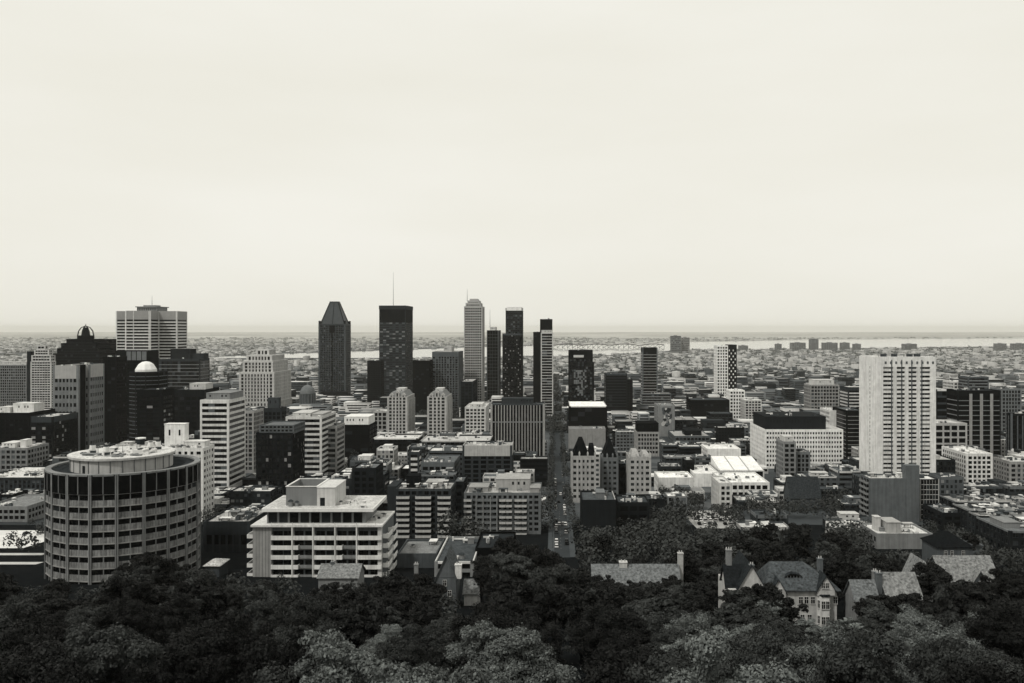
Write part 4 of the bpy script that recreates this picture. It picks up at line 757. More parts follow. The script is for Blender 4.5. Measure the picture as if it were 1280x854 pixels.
# ------------------------------------------------------------------ white building of long balconies
def white_balconied():
    d = 330; xa, xb = X(315, d), X(477, d); w = xb - xa; dep = 25; zb = gz(d + dep) - 1; zt = lambda y: Z(y, d) - zb
    r = thing('apartment_block', 'white terraced building with long balconies, wide eaves and a boxed penthouse', 'apartment block', ((xa + xb) / 2, d + dep / 2, zb))
    H = zt(657.5); fl = 3.65; wm_ = [M(.5), M(.62), M(.3, var=.12)]
    MB().box(-w / 2, w / 2, -dep / 2 + 1.6, dep / 2, 0, H).build('wall', M(.22), r)
    bw_ = (339 - 315) / F * d
    MB().box(-w / 2 + .2, -w / 2 + bw_, -dep / 2 + .2, -dep / 2 + 1.55, 0, H).build('blank_wall', M(.36, var=.22), r)
    bd = MB(); [bd.box(-w / 2 + .2 + i * bw_ / 6, -w / 2 + .32 + i * bw_ / 6, -dep / 2 + .14, -dep / 2 + .2, 0, H) for i in range(1, 6)]; bd.build('joint', M(.2), r)
    xs_ = [339, 373, 389, 392, 425, 428, 448, 473]
    px = lambda p: X(p, d) - (xa + xb) / 2
    for k in range(5):
        zf = H - 2.2 - (k + 1) * fl + .9
        MB().box(-w / 2 + bw_, w / 2, -dep / 2 + .5, -dep / 2 + 1.58, zf - .28, zf - .02).build('floor_slab', M(.5), r)
        spans = [(339, 373), (392.5, 428), (447, 477)] if k else [(339, 365), (366, 391.5), (392.5, 419), (420, 446), (447, 477)]
        for (a, b) in spans:
            x0, x1 = px(a), px(b)
            MB().box(x0, x1, -dep / 2 - .6, -dep / 2 + .5, zf - .25, zf).box(x0, x1, -dep / 2 - .6, -dep / 2 - .42, zf, zf + 1.35).box(x0, x0 + .15, -dep / 2 - .42, -dep / 2 + 1.5, zf, zf + 1.35).box(x1 - .15, x1, -dep / 2 - .42, -dep / 2 + 1.5, zf, zf + 1.35).build('balcony', M(.66), r)
        if k:
            for (a, b) in ((374, 391), (429, 446)): MB().box(px(a), px(b), -dep / 2 + .3, -dep / 2 + .4, zf, zf + 1.2).build('balcony', M(.3), r)
        for (a, b) in ((340, 352), (353, 364), (367, 378), (380, 390), (394, 405), (407, 418), (421, 432), (434, 445), (448, 459), (462, 472)):
            q = MB().add([(px(a), -dep / 2 + 1.52, zf + .1), (px(b), -dep / 2 + 1.52, zf + .1), (px(b), -dep / 2 + 1.52, zf + 2.7), (px(a), -dep / 2 + 1.52, zf + 2.7)], [(0, 1, 2, 3)])
            q.box(px(a), px(a) + .12, -dep / 2 + 1.45, -dep / 2 + 1.58, zf + .1, zf + 2.7, 1).box((px(a) + px(b)) / 2 - .05, (px(a) + px(b)) / 2 + .05, -dep / 2 + 1.45, -dep / 2 + 1.58, zf + .1, zf + 2.7, 1)
            q.build('window', [glass(0), M(.1)], r)
        for j in range(2):      # stub balconies on the narrow ends, left and right
            y0 = -dep / 2 + 2 + j * 11
            MB().box(-w / 2 - 2.6, -w / 2 - .02, y0, y0 + 8, zf - .2, zf).box(-w / 2 - 2.6, -w / 2 - 2.4, y0, y0 + 8, zf, zf + 1.25).box(-w / 2 - 2.4, -w / 2 - .02, y0, y0 + .16, zf, zf + 1.25).build('balcony', M(.62), r)
            MB().box(w / 2 + .02, w / 2 + 2.2, y0, y0 + 8.5, zf - .2, zf).box(w / 2 + 2.0, w / 2 + 2.2, y0, y0 + 8.5, zf, zf + 1.5).box(w / 2 + .02, w / 2 + 2.0, y0, y0 + .16, zf, zf + 1.5).build('balcony', M(.7), r)
    for p in (366, 392, 419.5, 446.5): MB().box(px(p) - .35, px(p) + .1, -dep / 2 - .75, -dep / 2 + 1.5, 0, H - .4).build('pier', M(.62), r)
    MB().box(px(472), w / 2 - .02, -dep / 2 + .1, -dep / 2 + 1.5, 0, H - .3).build('corner_wall', M(.55), r)
    MB().box(-w / 2 - .3, w / 2 + .4, -dep / 2 - .8, dep / 2 + .4, H - .3, H + .4).build('roof_terrace', M(.6), r)
    rl = MB(); [rl.tube((px(p), -dep / 2 - .7, H + .4), (px(p), -dep / 2 - .7, H + 1.5), .09, 4) for p in (340, 366, 392, 419, 446, 470)]; rl.tube((px(340), -dep / 2 - .7, H + 1.2), (px(470), -dep / 2 - .7, H + 1.2), .05, 4); rl.build('railing', M(.55), r)
    # upper storey under wide eaves
    z1 = H + .4; z2 = zt(640); ux0, ux1 = px(331), px(455); uy0 = -dep / 2 + 2.5
    MB().box(ux0, ux1, uy0, dep / 2 - 1, z1, z2).build('upper_storey', M(.3), r)
    for i in range(9):
        a = ux0 + .6 + i * (ux1 - ux0 - 1) / 9; b = a + (ux1 - ux0) / 9 - .9
        MB().box(a, b, uy0 - .1, uy0 - .02, z1 + .3, z2 - .5).build('window', glass(0 if i % 3 else 2), r)
    z3 = z2 + 1.2
    MB().hexa([(ux0 - 1.2, uy0 - 2.6, z2), (ux1 + 3.5, uy0 - 2.6, z2), (ux1 + 3.5, dep / 2 + 1.5, z2), (ux0 - 1.2, dep / 2 + 1.5, z2), (ux0 - 1.2, uy0 - 2.6, z3), (ux1 + 3.5, uy0 - 2.6, z3), (ux1 + 3.5, dep / 2 + 1.5, z3), (ux0 - 1.2, dep / 2 + 1.5, z3)]).build('eaves_slab', M(.72, var=.1), r)
    roof_sheet(r, [(ux0 - .8, uy0 - 2.2), (ux1 + 3.1, uy0 - 2.2), (ux1 + 3.1, dep / 2 + 1.1), (ux0 - .8, dep / 2 + 1.1)], z3, .52)
    # penthouse: an open-topped box with a second volume
    p0, p1, p2 = px(352), px(392), px(415); yb, yc = uy0 + 3, dep / 2 - 2; zt_ = Z(609, d + 5) - zb; th = .4
    MB().box(p0, p1, yb, yb + th, z3 + .05, zt_).box(p0, p1, yc - th, yc, z3 + .05, zt_).box(p0, p0 + th, yb + th, yc - th, z3 + .05, zt_).box(p1 - th, p1, yb + th, yc - th, z3 + .05, zt_).box(p0 + th, p1 - th, yb + th, yc - th, z3 + .05, zt_ - 3).build('penthouse', M(.3, var=.12), r)
    MB().box(p0 - .2, p1 + .2, yb - .2, yb + th + .1, zt_ + .01, zt_ + .25).box(p0 - .2, p1 + .2, yc - th - .1, yc + .2, zt_ + .01, zt_ + .25).box(p0 - .2, p0 + th + .1, yb + th + .1, yc - th - .1, zt_ + .01, zt_ + .25).box(p1 - th - .1, p1 + .2, yb + th + .1, yc - th - .1, zt_ + .01, zt_ + .25).build('coping', M(.62), r)
    MB().box(p1 + .02, p2, yb - .8, yc - 1, z3 + .05, zt_ - .3).box(p1 - .1, p2 + .15, yb - .95, yc - .85, zt_ - .3, zt_).box(p1 + 1.2, p1 + 3, yb - .86, yb - .8, z3 + .1, z3 + 3.2, 1).build('lift_house', [M(.55), M(.03)], r)
    for (x, y, s_) in ((p0 + 2.2, yb - 1.4, 1.6), (p0 + 4.5, yb - 1.2, 1.3)): roof_unit(r, x, y, z3 + .06, s_ * 1.4, s_, s_ * 1.6, 2, .3)
    for (x, y) in ((p2 + 1.5, yb + 2), (p2 + 3.5, yb + 5), (p2 + 4.6, yb + 1), (p2 + 6.8, yb + 3), (p2 + 9.4, yb + 6), (px(452), uy0)): roof_unit(r, x, y, z3 + .06, R.uniform(1, 2.4), R.uniform(1, 2), R.uniform(.6, 1.6), R.randrange(4), .6)
    [roof_unit(r, px(p), uy0 + 6 + j * 3, z1, 2.5, 2, 1.4, j % 4, .5) for j, p in enumerate((462, 466, 470))]
    [MB().tube((p1 - .6, yb + 3 + k, z3 + 5), (p1 + 4, yb + 3 + k, zt_ + .2), .08, 4).build('pipe', M(.7), r) for k in range(2)]
    register(305, 496, 608, 722, d, dep, xa - 3, xb + 3)
white_balconied()

# ------------------------------------------------------------------ houses at the foot of the hill
KEEP = []      # px0, px1, top, bottom, distance: stays in view, trees in front must leave it open
def gable(m, x0, x1, y0, y1, z, h, axis, ov=.5, mi=0, wi=1):
    """pitched roof with thickness; axis is the ridge direction. Gable triangles get material wi"""
    t_ = .25
    if axis == 'x':
        c = (y0 + y1) / 2; k = h / (c - y0)
        for sgn, ya in ((1, y0), (-1, y1)):
            e0 = ya - sgn * ov; ze = z - ov * k
            m.hexa([(x0 - ov, e0, ze), (x1 + ov, e0, ze), (x1 + ov, c, z + h), (x0 - ov, c, z + h), (x0 - ov, e0, ze + t_), (x1 + ov, e0, ze + t_), (x1 + ov, c, z + h + t_), (x0 - ov, c, z + h + t_)], mi)
        for x in (x0, x1): m.add([(x, y0, z), (x, y1, z), (x, c, z + h)], [(0, 1, 2)], wi)
    else:
        c = (x0 + x1) / 2; k = h / (c - x0)
        for sgn, xa in ((1, x0), (-1, x1)):
            e0 = xa - sgn * ov; ze = z - ov * k
            m.hexa([(e0, y0 - ov, ze), (e0, y1 + ov, ze), (c, y1 + ov, z + h), (c, y0 - ov, z + h), (e0, y0 - ov, ze + t_), (e0, y1 + ov, ze + t_), (c, y1 + ov, z + h + t_), (c, y0 - ov, z + h + t_)], mi)
        for y in (y0, y1): m.add([(x0, y, z), (x1, y, z), (c, y, z + h)], [(0, 1, 2)], wi)
def hip(m, x0, x1, y0, y1, z, h, ra, rb, ov=.6, mi=0):
    c = (y0 + y1) / 2
    lo = [(x0 - ov, y0 - ov, z), (x1 + ov, y0 - ov, z), (x1 + ov, y1 + ov, z), (x0 - ov, y1 + ov, z)]
    b = [(p[0], p[1], z - .25) for p in lo]
    m.add(b + lo + [(ra, c, z + h), (rb, c, z + h)], [(3, 2, 1, 0), (0, 1, 5, 4), (1, 2, 6, 5), (2, 3, 7, 6), (3, 0, 4, 7), (4, 5, 9, 8), (5, 6, 9), (6, 7, 8, 9), (7, 4, 8)], mi)
def chimney(r, x, y, z0, z1, w=1.1, v=.25, pots=2):
    m = MB().box(x - w / 2, x + w / 2, y - w / 2, y + w / 2, z0, z1).box(x - w / 2 - .12, x + w / 2 + .12, y - w / 2 - .12, y + w / 2 + .12, z1, z1 + .25)
    for k in range(pots): m.cyl(x + (k - (pots - 1) / 2) * w * .45, y, .17, z1 + .25, .14, z1 + .85, 8, 1)
    m.build('chimney', [M(v, scale=1.5), M(.5)], r)
def win(r, x, y, z, w, h, nrm=(0, -1), fv=.5):
    m = MB().box(-w / 2, w / 2, -.06, .04, 0, h).box(-w / 2 - .09, -w / 2, -.12, .04, -.09, h + .09, 1).box(w / 2, w / 2 + .09, -.12, .04, -.09, h + .09, 1).box(-w / 2, w / 2, -.12, .04, h, h + .09, 1).box(-w / 2 - .12, w / 2 + .12, -.2, .04, -.18, -.09, 1).box(-.035, .035, -.1, -.06, 0, h, 1).box(-w / 2, w / 2, -.1, -.061, h * .6, h * .6 + .07, 1)
    o = m.build('window', [glass(0), M(fv)], r, (x, y, z)); o.rotation_euler[2] = math.atan2(nrm[0], -nrm[1])
def tiles(v): return M(v, .9, .6, .1, 1.1, False, 'roof_slates')
def mansion():
    d = 228.0; xa, xb = X(961, d), X(1046, d); w = xb - xa; dep = 13; zb = gz(d + dep) - .5
    r = thing('mansion', 'big stuccoed mansion with a slate hip roof, eyebrow dormer and two-storey bay window', 'house', ((xa + xb) / 2, d + dep / 2, zb)); q = lambda p: X(p, d) - (xa + xb) / 2; zt = lambda y: Z(y, d) - zb
    yf = -dep / 2; ze = zt(737); wl = M(.48, scale=.8); 
    MB().box(-w / 2, w / 2, yf, dep / 2, 0, ze - .2).build('wall', wl, r)
    rf = MB(); hip(rf, -w / 2, w / 2, yf, dep / 2, ze, 5.6, q(969), q(1012), .9); rfo = rf.build('roof', tiles(.15), r)
    eb = MB()
    for i in range(8):
        a0, a1 = math.pi * i / 8, math.pi * (i + 1) / 8; c = q(995)
        eb.hexa([(c + 2.1 * math.cos(a0), yf + 2.2, ze + 2.3 + 1.0 * math.sin(a0)), (c + 2.1 * math.cos(a1), yf + 2.2, ze + 2.3 + 1.0 * math.sin(a1)), (c + 2.1 * math.cos(a1), yf + 5, ze + 2.5 + .9 * math.sin(a1)), (c + 2.1 * math.cos(a0), yf + 5, ze + 2.5 + .9 * math.sin(a0)),
                 (c + 2.4 * math.cos(a0), yf + 2.1, ze + 2.3 + 1.25 * math.sin(a0)), (c + 2.4 * math.cos(a1), yf + 2.1, ze + 2.3 + 1.25 * math.sin(a1)), (c + 2.4 * math.cos(a1), yf + 5, ze + 2.6 + 1.1 * math.sin(a1)), (c + 2.4 * math.cos(a0), yf + 5, ze + 2.6 + 1.1 * math.sin(a0))])
    eb.add([(q(995) + 2.0 * math.cos(k * math.pi / 8), yf + 2.3, ze + 2.3 + .95 * math.sin(k * math.pi / 8)) for k in range(9)], [tuple(range(9))], 1)
    [eb.box(q(995) - 1.6 + k * .8, q(995) - 1.52 + k * .8, yf + 2.2, yf + 2.28, ze + 2.3, ze + 2.9, 2) for k in range(5)]
    eb.build('eyebrow_dormer', [tiles(.06), glass(0), M(.3)], r)
    # right front gable with the bay below it
    m = MB().box(q(1020), q(1042), yf - 1.2, yf + 4, ze - 1.2, ze + .05, 1); gable(m, q(1020), q(1042), yf - 1.2, yf + 4, ze + .1, 3.6, 'y', .35); m.build('gable', [tiles(.06), wl], r)
    for dx in (-.5, .5): win(r, q(1030) + dx, yf - 1.21, ze + .7, .75, 1.3)
    bx = [(q(1021), yf), (q(1024), yf - 1.9), (q(1034), yf - 1.9), (q(1038), yf)]
    MB().prism(bx, 0, ze - 1.3).build('bay', M(.58, scale=.8), r)
    MB().prism([(x * 1.0, y - .25 if y < yf else y) for x, y in bx], ze - 1.3, ze - .95).build('bay_roof', tiles(.04), r)
    for z in (ze - 8.4, ze - 4.4):
        for x in (q(1026.4), q(1031.8)): win(r, x, yf - 1.92, z, .85, 1.9)
        win(r, q(1022.4), yf - 1.0, z, .7, 1.9, (-.8, -.6)); win(r, q(1036), yf - 1.0, z, .7, 1.9, (.8, -.6))
    for x, z in ((q(1001), ze - 3.6), (q(1008), ze - 3.6), (q(1044), ze - 3.6), (q(1003), ze - 8.2), (q(1016), ze - 3.6), (q(985), ze - 3.6), (q(1012), ze - 8.2)): win(r, x, yf - .02, z, 1.0, 1.7)
    win(r, w / 2 + .02, 0, ze - 4.2, 1.0, 1.7, (1, 0)); win(r, w / 2 + .02, 2.5, ze - 4.2, 1.0, 1.7, (1, 0))
    pr = MB().box(q(1039), q(1046), yf - 1.6, yf - .02, 3.0, 3.25); [pr.box(x - .12, x + .12, yf - 1.5, yf - 1.26, 0, 3.0) for x in (q(1039.6), q(1045.4))]; pr.build('porch', M(.4), r)
    MB().box(q(1040.5), q(1043.5), yf - .08, yf - .02, 0, 2.3).build('door', M(.03), r)
    m = MB().box(q(963), q(981), yf - 1, yf + 3, ze - 2.5, ze - .4, 1); gable(m, q(963), q(981), yf - 1, yf + 3, ze - .4, 3.2, 'y', .4); m.build('gable', [tiles(.075), wl], r)
    for dx in (-.55, .55): win(r, q(972) + dx, yf - 1.02, ze - .9, .8, 1.3)
    chimney(r, q(1036.5), 1.5, ze + 1, Z(699, d + 8) - zb, 1.3, .2, 2)
    # left wing with its own cross roof
    wx0, wx1 = q(914), q(962)
    MB().box(wx0, wx1 - .1, yf + 3, dep / 2 + 5, 0, ze - 1).build('wing_wall', wl, r)
    m = MB(); gable(m, wx0 + 2.2, wx1 - .2, yf + 2.9, dep / 2 + 5, ze - 1, 6.4, 'y', .5); m.build('wing_roof', [tiles(.05), wl], r)
    m = MB(); gable(m, wx0 - .2, wx0 + 6, yf + 5, yf + 12, ze - .6, 4.6, 'x', .5); m.build('wing_roof', [tiles(.035), wl], r)
    for x, z in ((q(931), ze - 4.4), (q(943), ze - 4.4), (q(940), ze - .2), (q(936), ze - 8)): win(r, x, yf + 2.98, z, .95, 1.5)
    chimney(r, q(944), yf + 4.2, ze - 2, Z(707, d + 4) - zb, 1.2, .22, 2); chimney(r, q(919.5), yf + 9, ze, Z(688, d + 9) - zb, 1.4, .3, 3)
    KEEP.append((1004, 1052, 688, 772, d)); KEEP.append((975, 1004, 688, 744, d)); KEEP.append((912, 975, 688, 728, d)); register(912, 1050, 690, 776, d, dep + 6, xa - 11, xb)
mansion()
def house(name, label, p0, p1, y_eave, d, dep, h, kind, wv, rv, chims=(), wins=(), keep=None, g=()):
    xa, xb = X(p0, d), X(p1, d); w = xb - xa; zb = gz(d + dep) - .5; q = lambda p: X(p, d) - (xa + xb) / 2; ze = max(3.0, Z(y_eave, d) - zb); yf = -dep / 2
    r = thing(name, label, 'house', ((xa + xb) / 2, d + dep / 2, zb)); wl = M(wv, scale=.8)
    MB().box(-w / 2, w / 2, yf, dep / 2, 0, ze - .15).build('wall', wl, r); m = MB()
    if kind == 'hip': hip(m, -w / 2, w / 2, yf, dep / 2, ze, h, -w / 2 + w * .22, w / 2 - w * .22)
    elif kind == 'pyr': hip(m, -w / 2, w / 2, yf, dep / 2, ze, h, -.3, .3)
    else: gable(m, -w / 2, w / 2, yf, dep / 2, ze, h, kind)
    m.build('roof', [tiles(rv), wl], r)
    for (p, fy, yt, cw_, v) in chims: chimney(r, q(p), yf + dep * fy, ze - .5, Z(yt, d + dep * fy) - zb, cw_, v)
    for (p, y) in wins: win(r, q(p), yf - .02, Z(y, d) - zb, 1, 1.6)
    for (a, b, y, hh) in g:
        m = MB().box(q(a), q(b), yf - .8, yf + 3, ze - 1.5, Z(y, d) - zb, 1); gable(m, q(a), q(b), yf - .8, yf + 3, Z(y, d) - zb, hh, 'y', .3); m.build('gable', [tiles(rv), wl], r); win(r, (q(a) + q(b)) / 2, yf - .82, Z(y, d) - zb - .9, .9, 1.2)
    if keep: KEEP.append(keep + (d,))
    register(p0, p1, y_eave - 10, 770, d, dep, xa, xb); return r
house('stone_house', 'long grey-roofed stone house half sunk in trees with two chimneys, left of the mansion', 742, 850, 735, 250, 12, 5, 'x', .2, .26, [(781, .5, 703, 2.2, .5), (855, .6, 692, 1.5, .45)], keep=(740, 858, 696, 728))
house('stone_house', 'stone house with a pale speckled roof and twin chimneys right of the mansion', 1110, 1152, 748, 225, 11, 5, 'x', .2, .31, [(1104, .3, 717, 1.5, .2), (1109, .8, 715, 1.2, .3)], [(1118, 760)], keep=(1100, 1150, 712, 736))
house('stone_house', 'small gabled stone annex with a sloping porch just right of the mansion', 1070, 1098, 752, 222, 8, 4.2, 'x', .3, .25, [], [(1080, 764)], keep=(1074, 1096, 732, 745))
house('stone_house', 'house with a tall rounded shingled gable between the speckled roofs at the right', 1146, 1174, 735, 258, 12, 7, 'y', .3, .3, [], [(1160, 728)], keep=(1150, 1172, 692, 720))
house('stone_house', 'large house with a broad pale speckled roof and a dark front gable at the right', 1180, 1250, 730, 262, 14, 6.5, 'x', .14, .31, [], [(1200, 738)], keep=(1180, 1252, 698, 718), g=[(1215, 1233, 727, 3.2)])
r = house('villa', 'villa with a dark pyramid roof, white porch and flat-roofed rear wing', 1172, 1216, 684, 330, 14, 4.6, 'pyr', .15, .02, [], [(1182, 694), (1190, 694), (1204, 694)], keep=(1168, 1245, 662, 698))
MB().box(4, 16, 5, 16, 0, 10.5).box(3.6, 16.4, 4.6, 16.4, 10.5, 11).build('rear_wing', M(.2), r); MB().box(-6, 7.5, -9.5, -7.1, 0, 3.2).box(-6.4, 8, -10, -7.1, 3.2, 3.5).build('porch', M(.7), r)
house('stone_house', 'tall gabled stone house with a bright chimney below the low hall with pipes', 545, 570, 722, 262, 12, 6.5, 'y', .2, .2, [(572.5, .1, 706, 1.9, .6), (518, .3, 706, 1.2, .3)], [(556, 732), (562, 745)], keep=(562, 578, 704, 756))
house('stone_house', 'small house with a pale roof and pyramid vent before the white balconied building', 398, 447, 722, 285, 10, 3.0, 'x', .3, .3, [(411, .5, 703, 1.2, .2)], keep=(398, 448, 712, 722))
house('stone_house', 'low white-walled house in the gap right of the tall gabled stone house', 580, 597, 742, 268, 9, 3, 'x', .6, .3, keep=(584, 597, 738, 746))
house('church', 'small church with a steep dark roof before the small gridded apartment tower', 988, 1026, 622, 520, 15, 11, 'x', .12, .07)
house('pavilion', 'white round-roofed pavilion between the round building and the dark ribbed block', 256, 274, 707, 330, 9, 1.6, 'pyr', .1, .5, keep=(254, 276, 694, 709))

# ------------------------------------------------------------------ streets, parking lots, cars
ROAD = M(.085, .9, .25, .2, .15, False, 'asphalt'); PALE = M(.42, .9, .25, .1, .1, False, 'worn_concrete'); WALK = M(.14, .9, .2, .1, .3, False, 'pavement_concrete')
rx0, rx1 = (lambda d: .3), (lambda d: 7.2 + (d - 400) * .004)
strip('street', rx0, rx1, 376, 1400, .05, ROAD)
strip('pavement', lambda d: -2.6, lambda d: .3, 376, 900, .17, WALK); strip('pavement', rx1, lambda d: rx1(d) + 2.6, 376, 900, .17, WALK)
for d_ in (600, 745, 905, 1090, 1280, 1500): strip('street', lambda d: -700, lambda d: 700, d_, d_ + 11, .06, ROAD, step=200)
for x_ in (-395, -262, -130, 128, 255, 382): strip('street', lambda d, x_=x_: x_, lambda d, x_=x_: x_ + 9, 560, 1400, .055, ROAD, step=100)
ln = MB()
for k in range(14):
    d = 400 + k * 9; ln.add([(3.3, d, gz(d) + .06), (3.45, d, gz(d) + .06), (3.45, d + 3, gz(d + 3) + .06), (3.3, d + 3, gz(d + 3) + .06)], [(0, 1, 2, 3)])
ln.build('road_marking', M(.3))['kind'] = 'structure'
strip('parking_lot', lambda d: X(863, 480), lambda d: X(930, 480), 458, 524, .07, PALE)
strip('parking_lot', lambda d: -340, lambda d: X(57, 420), 402, 452, .07, M(.62, .9, .2, .1, .08, False))
strip('path', lambda d: -340, lambda d: X(57, 385), 382, 388, .07, M(.5, .9, .2, .1, .2, False)); strip('path', lambda d: -340, lambda d: X(57, 365), 358, 364, .08, M(.5, .9, .2, .1, .2, False))
def lamps():
    pole = MB().cyl(0, 0, .11, 0, .07, 8.2, 8).cyl(0, 0, .2, 0, .16, .6, 8).mesh('pole', [M(.12, name='galvanised_steel')]); arm = MB().tube((0, 0, 8.1), (1.7, 0, 8.7), .06, 6).mesh('arm', [M(.12, name='galvanised_steel')])
    head = MB().hexa([(1.5, -.14, 8.62), (2.3, -.1, 8.66), (2.3, .1, 8.66), (1.5, .14, 8.62), (1.5, -.1, 8.78), (2.3, -.06, 8.76), (2.3, .06, 8.76), (1.5, .1, 8.78)]).mesh('lamp_head', [M(.4, name='lamp_casing')])
    for k in range(9):
        for side, x, rz in (('left', -.6, 0), ('right', 8.2, math.pi)):
            d = 402 + k * 30 + (15 if rz else 0); r = thing('street_lamp', f'thin grey street lamp on the {side} pavement of the long street', 'street lamp', (x, d, gz(d) + .17), f'street lamps on the {side} pavement of the long street', rz)
            link('pole', pole, r); link('arm', arm, r); link('lamp_head', head, r)
lamps()
def car_meshes(v):
    b = MB(); L_, w_ = 2.2, .88
    b.hexa([(-L_, -w_, .32), (L_, -w_, .32), (L_, w_, .32), (-L_, w_, .32), (-L_, -w_ * .96, .82), (L_, -w_ * .94, .74), (L_, w_ * .94, .74), (-L_, w_ * .96, .82)])
    b.hexa([(-1.25, -.72, 1.32), (.45, -.72, 1.32), (.45, .72, 1.32), (-1.25, .72, 1.32), (-1.2, -.68, 1.42), (.4, -.68, 1.42), (.4, .68, 1.42), (-1.2, .68, 1.42)])
    c = MB().hexa([(-1.75, -.84, .8), (1.2, -.84, .77), (1.2, .84, .77), (-1.75, .84, .8), (-1.25, -.71, 1.32), (.45, -.71, 1.32), (.45, .71, 1.32), (-1.25, .71, 1.32)])
    wh = MB().tube((0, -.11, 0), (0, .11, 0), .33, 12)
    return b.mesh('body', [M(v, .3, .05, .5, name='car_paint')]), c.mesh('window', [glass(0)]), wh.mesh('wheel', [M(.015, name='tyre_rubber')])
CARM = {n_: car_meshes(v_) for n_, v_ in (('white', .72), ('black', .012), ('silver', .4), ('dark grey', .06))}
def car(x, d, rz, colour, label, group):
    b, c, wh = CARM[colour]; r = thing('parked_car', label, 'car', (x, d, gz(d) + .07), group, rz)
    link('body', b, r); link('window', c, r)
    for sx in (-1.35, 1.35):
        for sy in (-.8, .8): link('wheel', wh, r, (sx, sy, .33))
cq = random.Random(4)
for side, xx in (('left', 1.35), ('right', 6.1)):
    d = 405
    while d < 700:
        if cq.random() < .33:
            c_ = cq.choice(('white', 'silver', 'black', 'black', 'dark grey', 'dark grey')); car(xx + (d - 400) * (.004 if side == 'right' else 0), d, math.pi / 2 + (math.pi if cq.random() < .5 else 0), c_, f'{c_} car parked along the {side} kerb of the long street', f'{c_} cars along the {side} kerb of the long street')
        d += 6.4
for xx, d, c_, lab in ((3.0, 470, 'white', 'white car driving down the long street beside another'), (5.0, 471, 'silver', 'silver car driving beside a white one on the long street'), (3.2, 560, 'black', 'black car alone in the middle of the long street'), (4.8, 600, 'white', 'white car at the first crossing of the long street')):
    car(xx, d, math.pi / 2, c_, lab, 'cars driving on the long street')
for row, dd_ in enumerate((463, 470, 483, 491, 505, 513)):
    for k in range(11):
        if cq.random() < (.75 if 1 <= row <= 4 else .45):
            c_ = cq.choice(list(CARM)); rn = ('front', 'front', 'middle', 'middle', 'back', 'back')[row]
            car(X(866, 480) + 2 + k * 2.75, dd_, math.pi / 2 * cq.choice((1, -1)), c_, f'{c_} car in the {rn} rows of the pale parking lot below the museum', f'{c_} cars in the {rn} rows of the pale parking lot')
for k in range(12):
    c_ = cq.choice(('white', 'silver', 'dark grey')); car(X(10, 430) + 3 + k * 2.9 * 1.2, 447 if k % 2 else 440, math.pi / 2, c_, f'{c_} car on the bright lot left of the round building', f'{c_} cars on the bright lot by the round building')

# ------------------------------------------------------------------ small city blocks between the big ones
def visible(px0, px1, top, d):
    w = max(px1 - px0, .1); cov = 0
    for (a, b, yt, yv, hd, *_r) in HERO:
        if hd < d and yt <= top + 1: cov = max(cov, (min(b, px1) - max(a, px0)) / w)
    return cov < .9
def clear_of(x0, x1, d0, d1, g_=2):
    for h in HERO:
        if x0 < h[6] + g_ and x1 > h[5] - g_ and d0 < h[8] + g_ and d1 > h[7] - g_: return False
    return True
def min_top(px0, px1, d):
    y = -1e9
    for (a, b, yt, yv, hd, *_r) in HERO:
        if hd > d and px0 < b and px1 > a: y = max(y, yv - 3)
    return y
LAND = [(h['label'], h.location.x / h.location.y * F + VX, h.location.y) for h in COL.objects if h.parent is None and h.get('category')]
LM = [('round grey tower', 156, 342), ('white balconied building', 400, 342), ('white-banded tower', 270, 640), ('notched grey tower', 85, 820), ('cross-shaped tower', 172, 1540), ('peaked skyscraper', 418, 1720), ('masted skyscraper', 494, 1630),
      ('twin dormered towers', 525, 975), ('ribbed grey slab', 647, 811), ('tallest skyscraper', 595, 1570), ('mural wall', 833, 1070), ('chequered towers', 908, 1615), ('striped slab tower', 813, 1515), ('large white block', 1005, 780), ('cream tower', 1130, 576),
      ('piered black tower', 1225, 790), ('white-roofed black box', 736, 1040), ('stone apartment hotels', 765, 580), ('stepped stone block', 325, 1500), ('long black row', 1270, 390), ('blank blue-grey slab', 1118, 488)]
def where(px, d):
    n_, lx, ld = min(LM, key=lambda l: ((l[1] - px) / 60) ** 2 + (math.log(l[2] / d) * 2.2) ** 2)
    side = 'left of' if px < lx - 12 else 'right of' if px > lx + 12 else ('behind' if d > ld else 'before')
    depth = '' if side in ('behind', 'before') else ('behind and ' if d > ld * 1.12 else 'before and ' if d < ld * .9 else '')
    return depth + side + ' the ' + n_
ADJ = {0: 'black', 1: 'dark', 2: 'grey', 3: 'pale', 4: 'white'}
seen_labels = {}
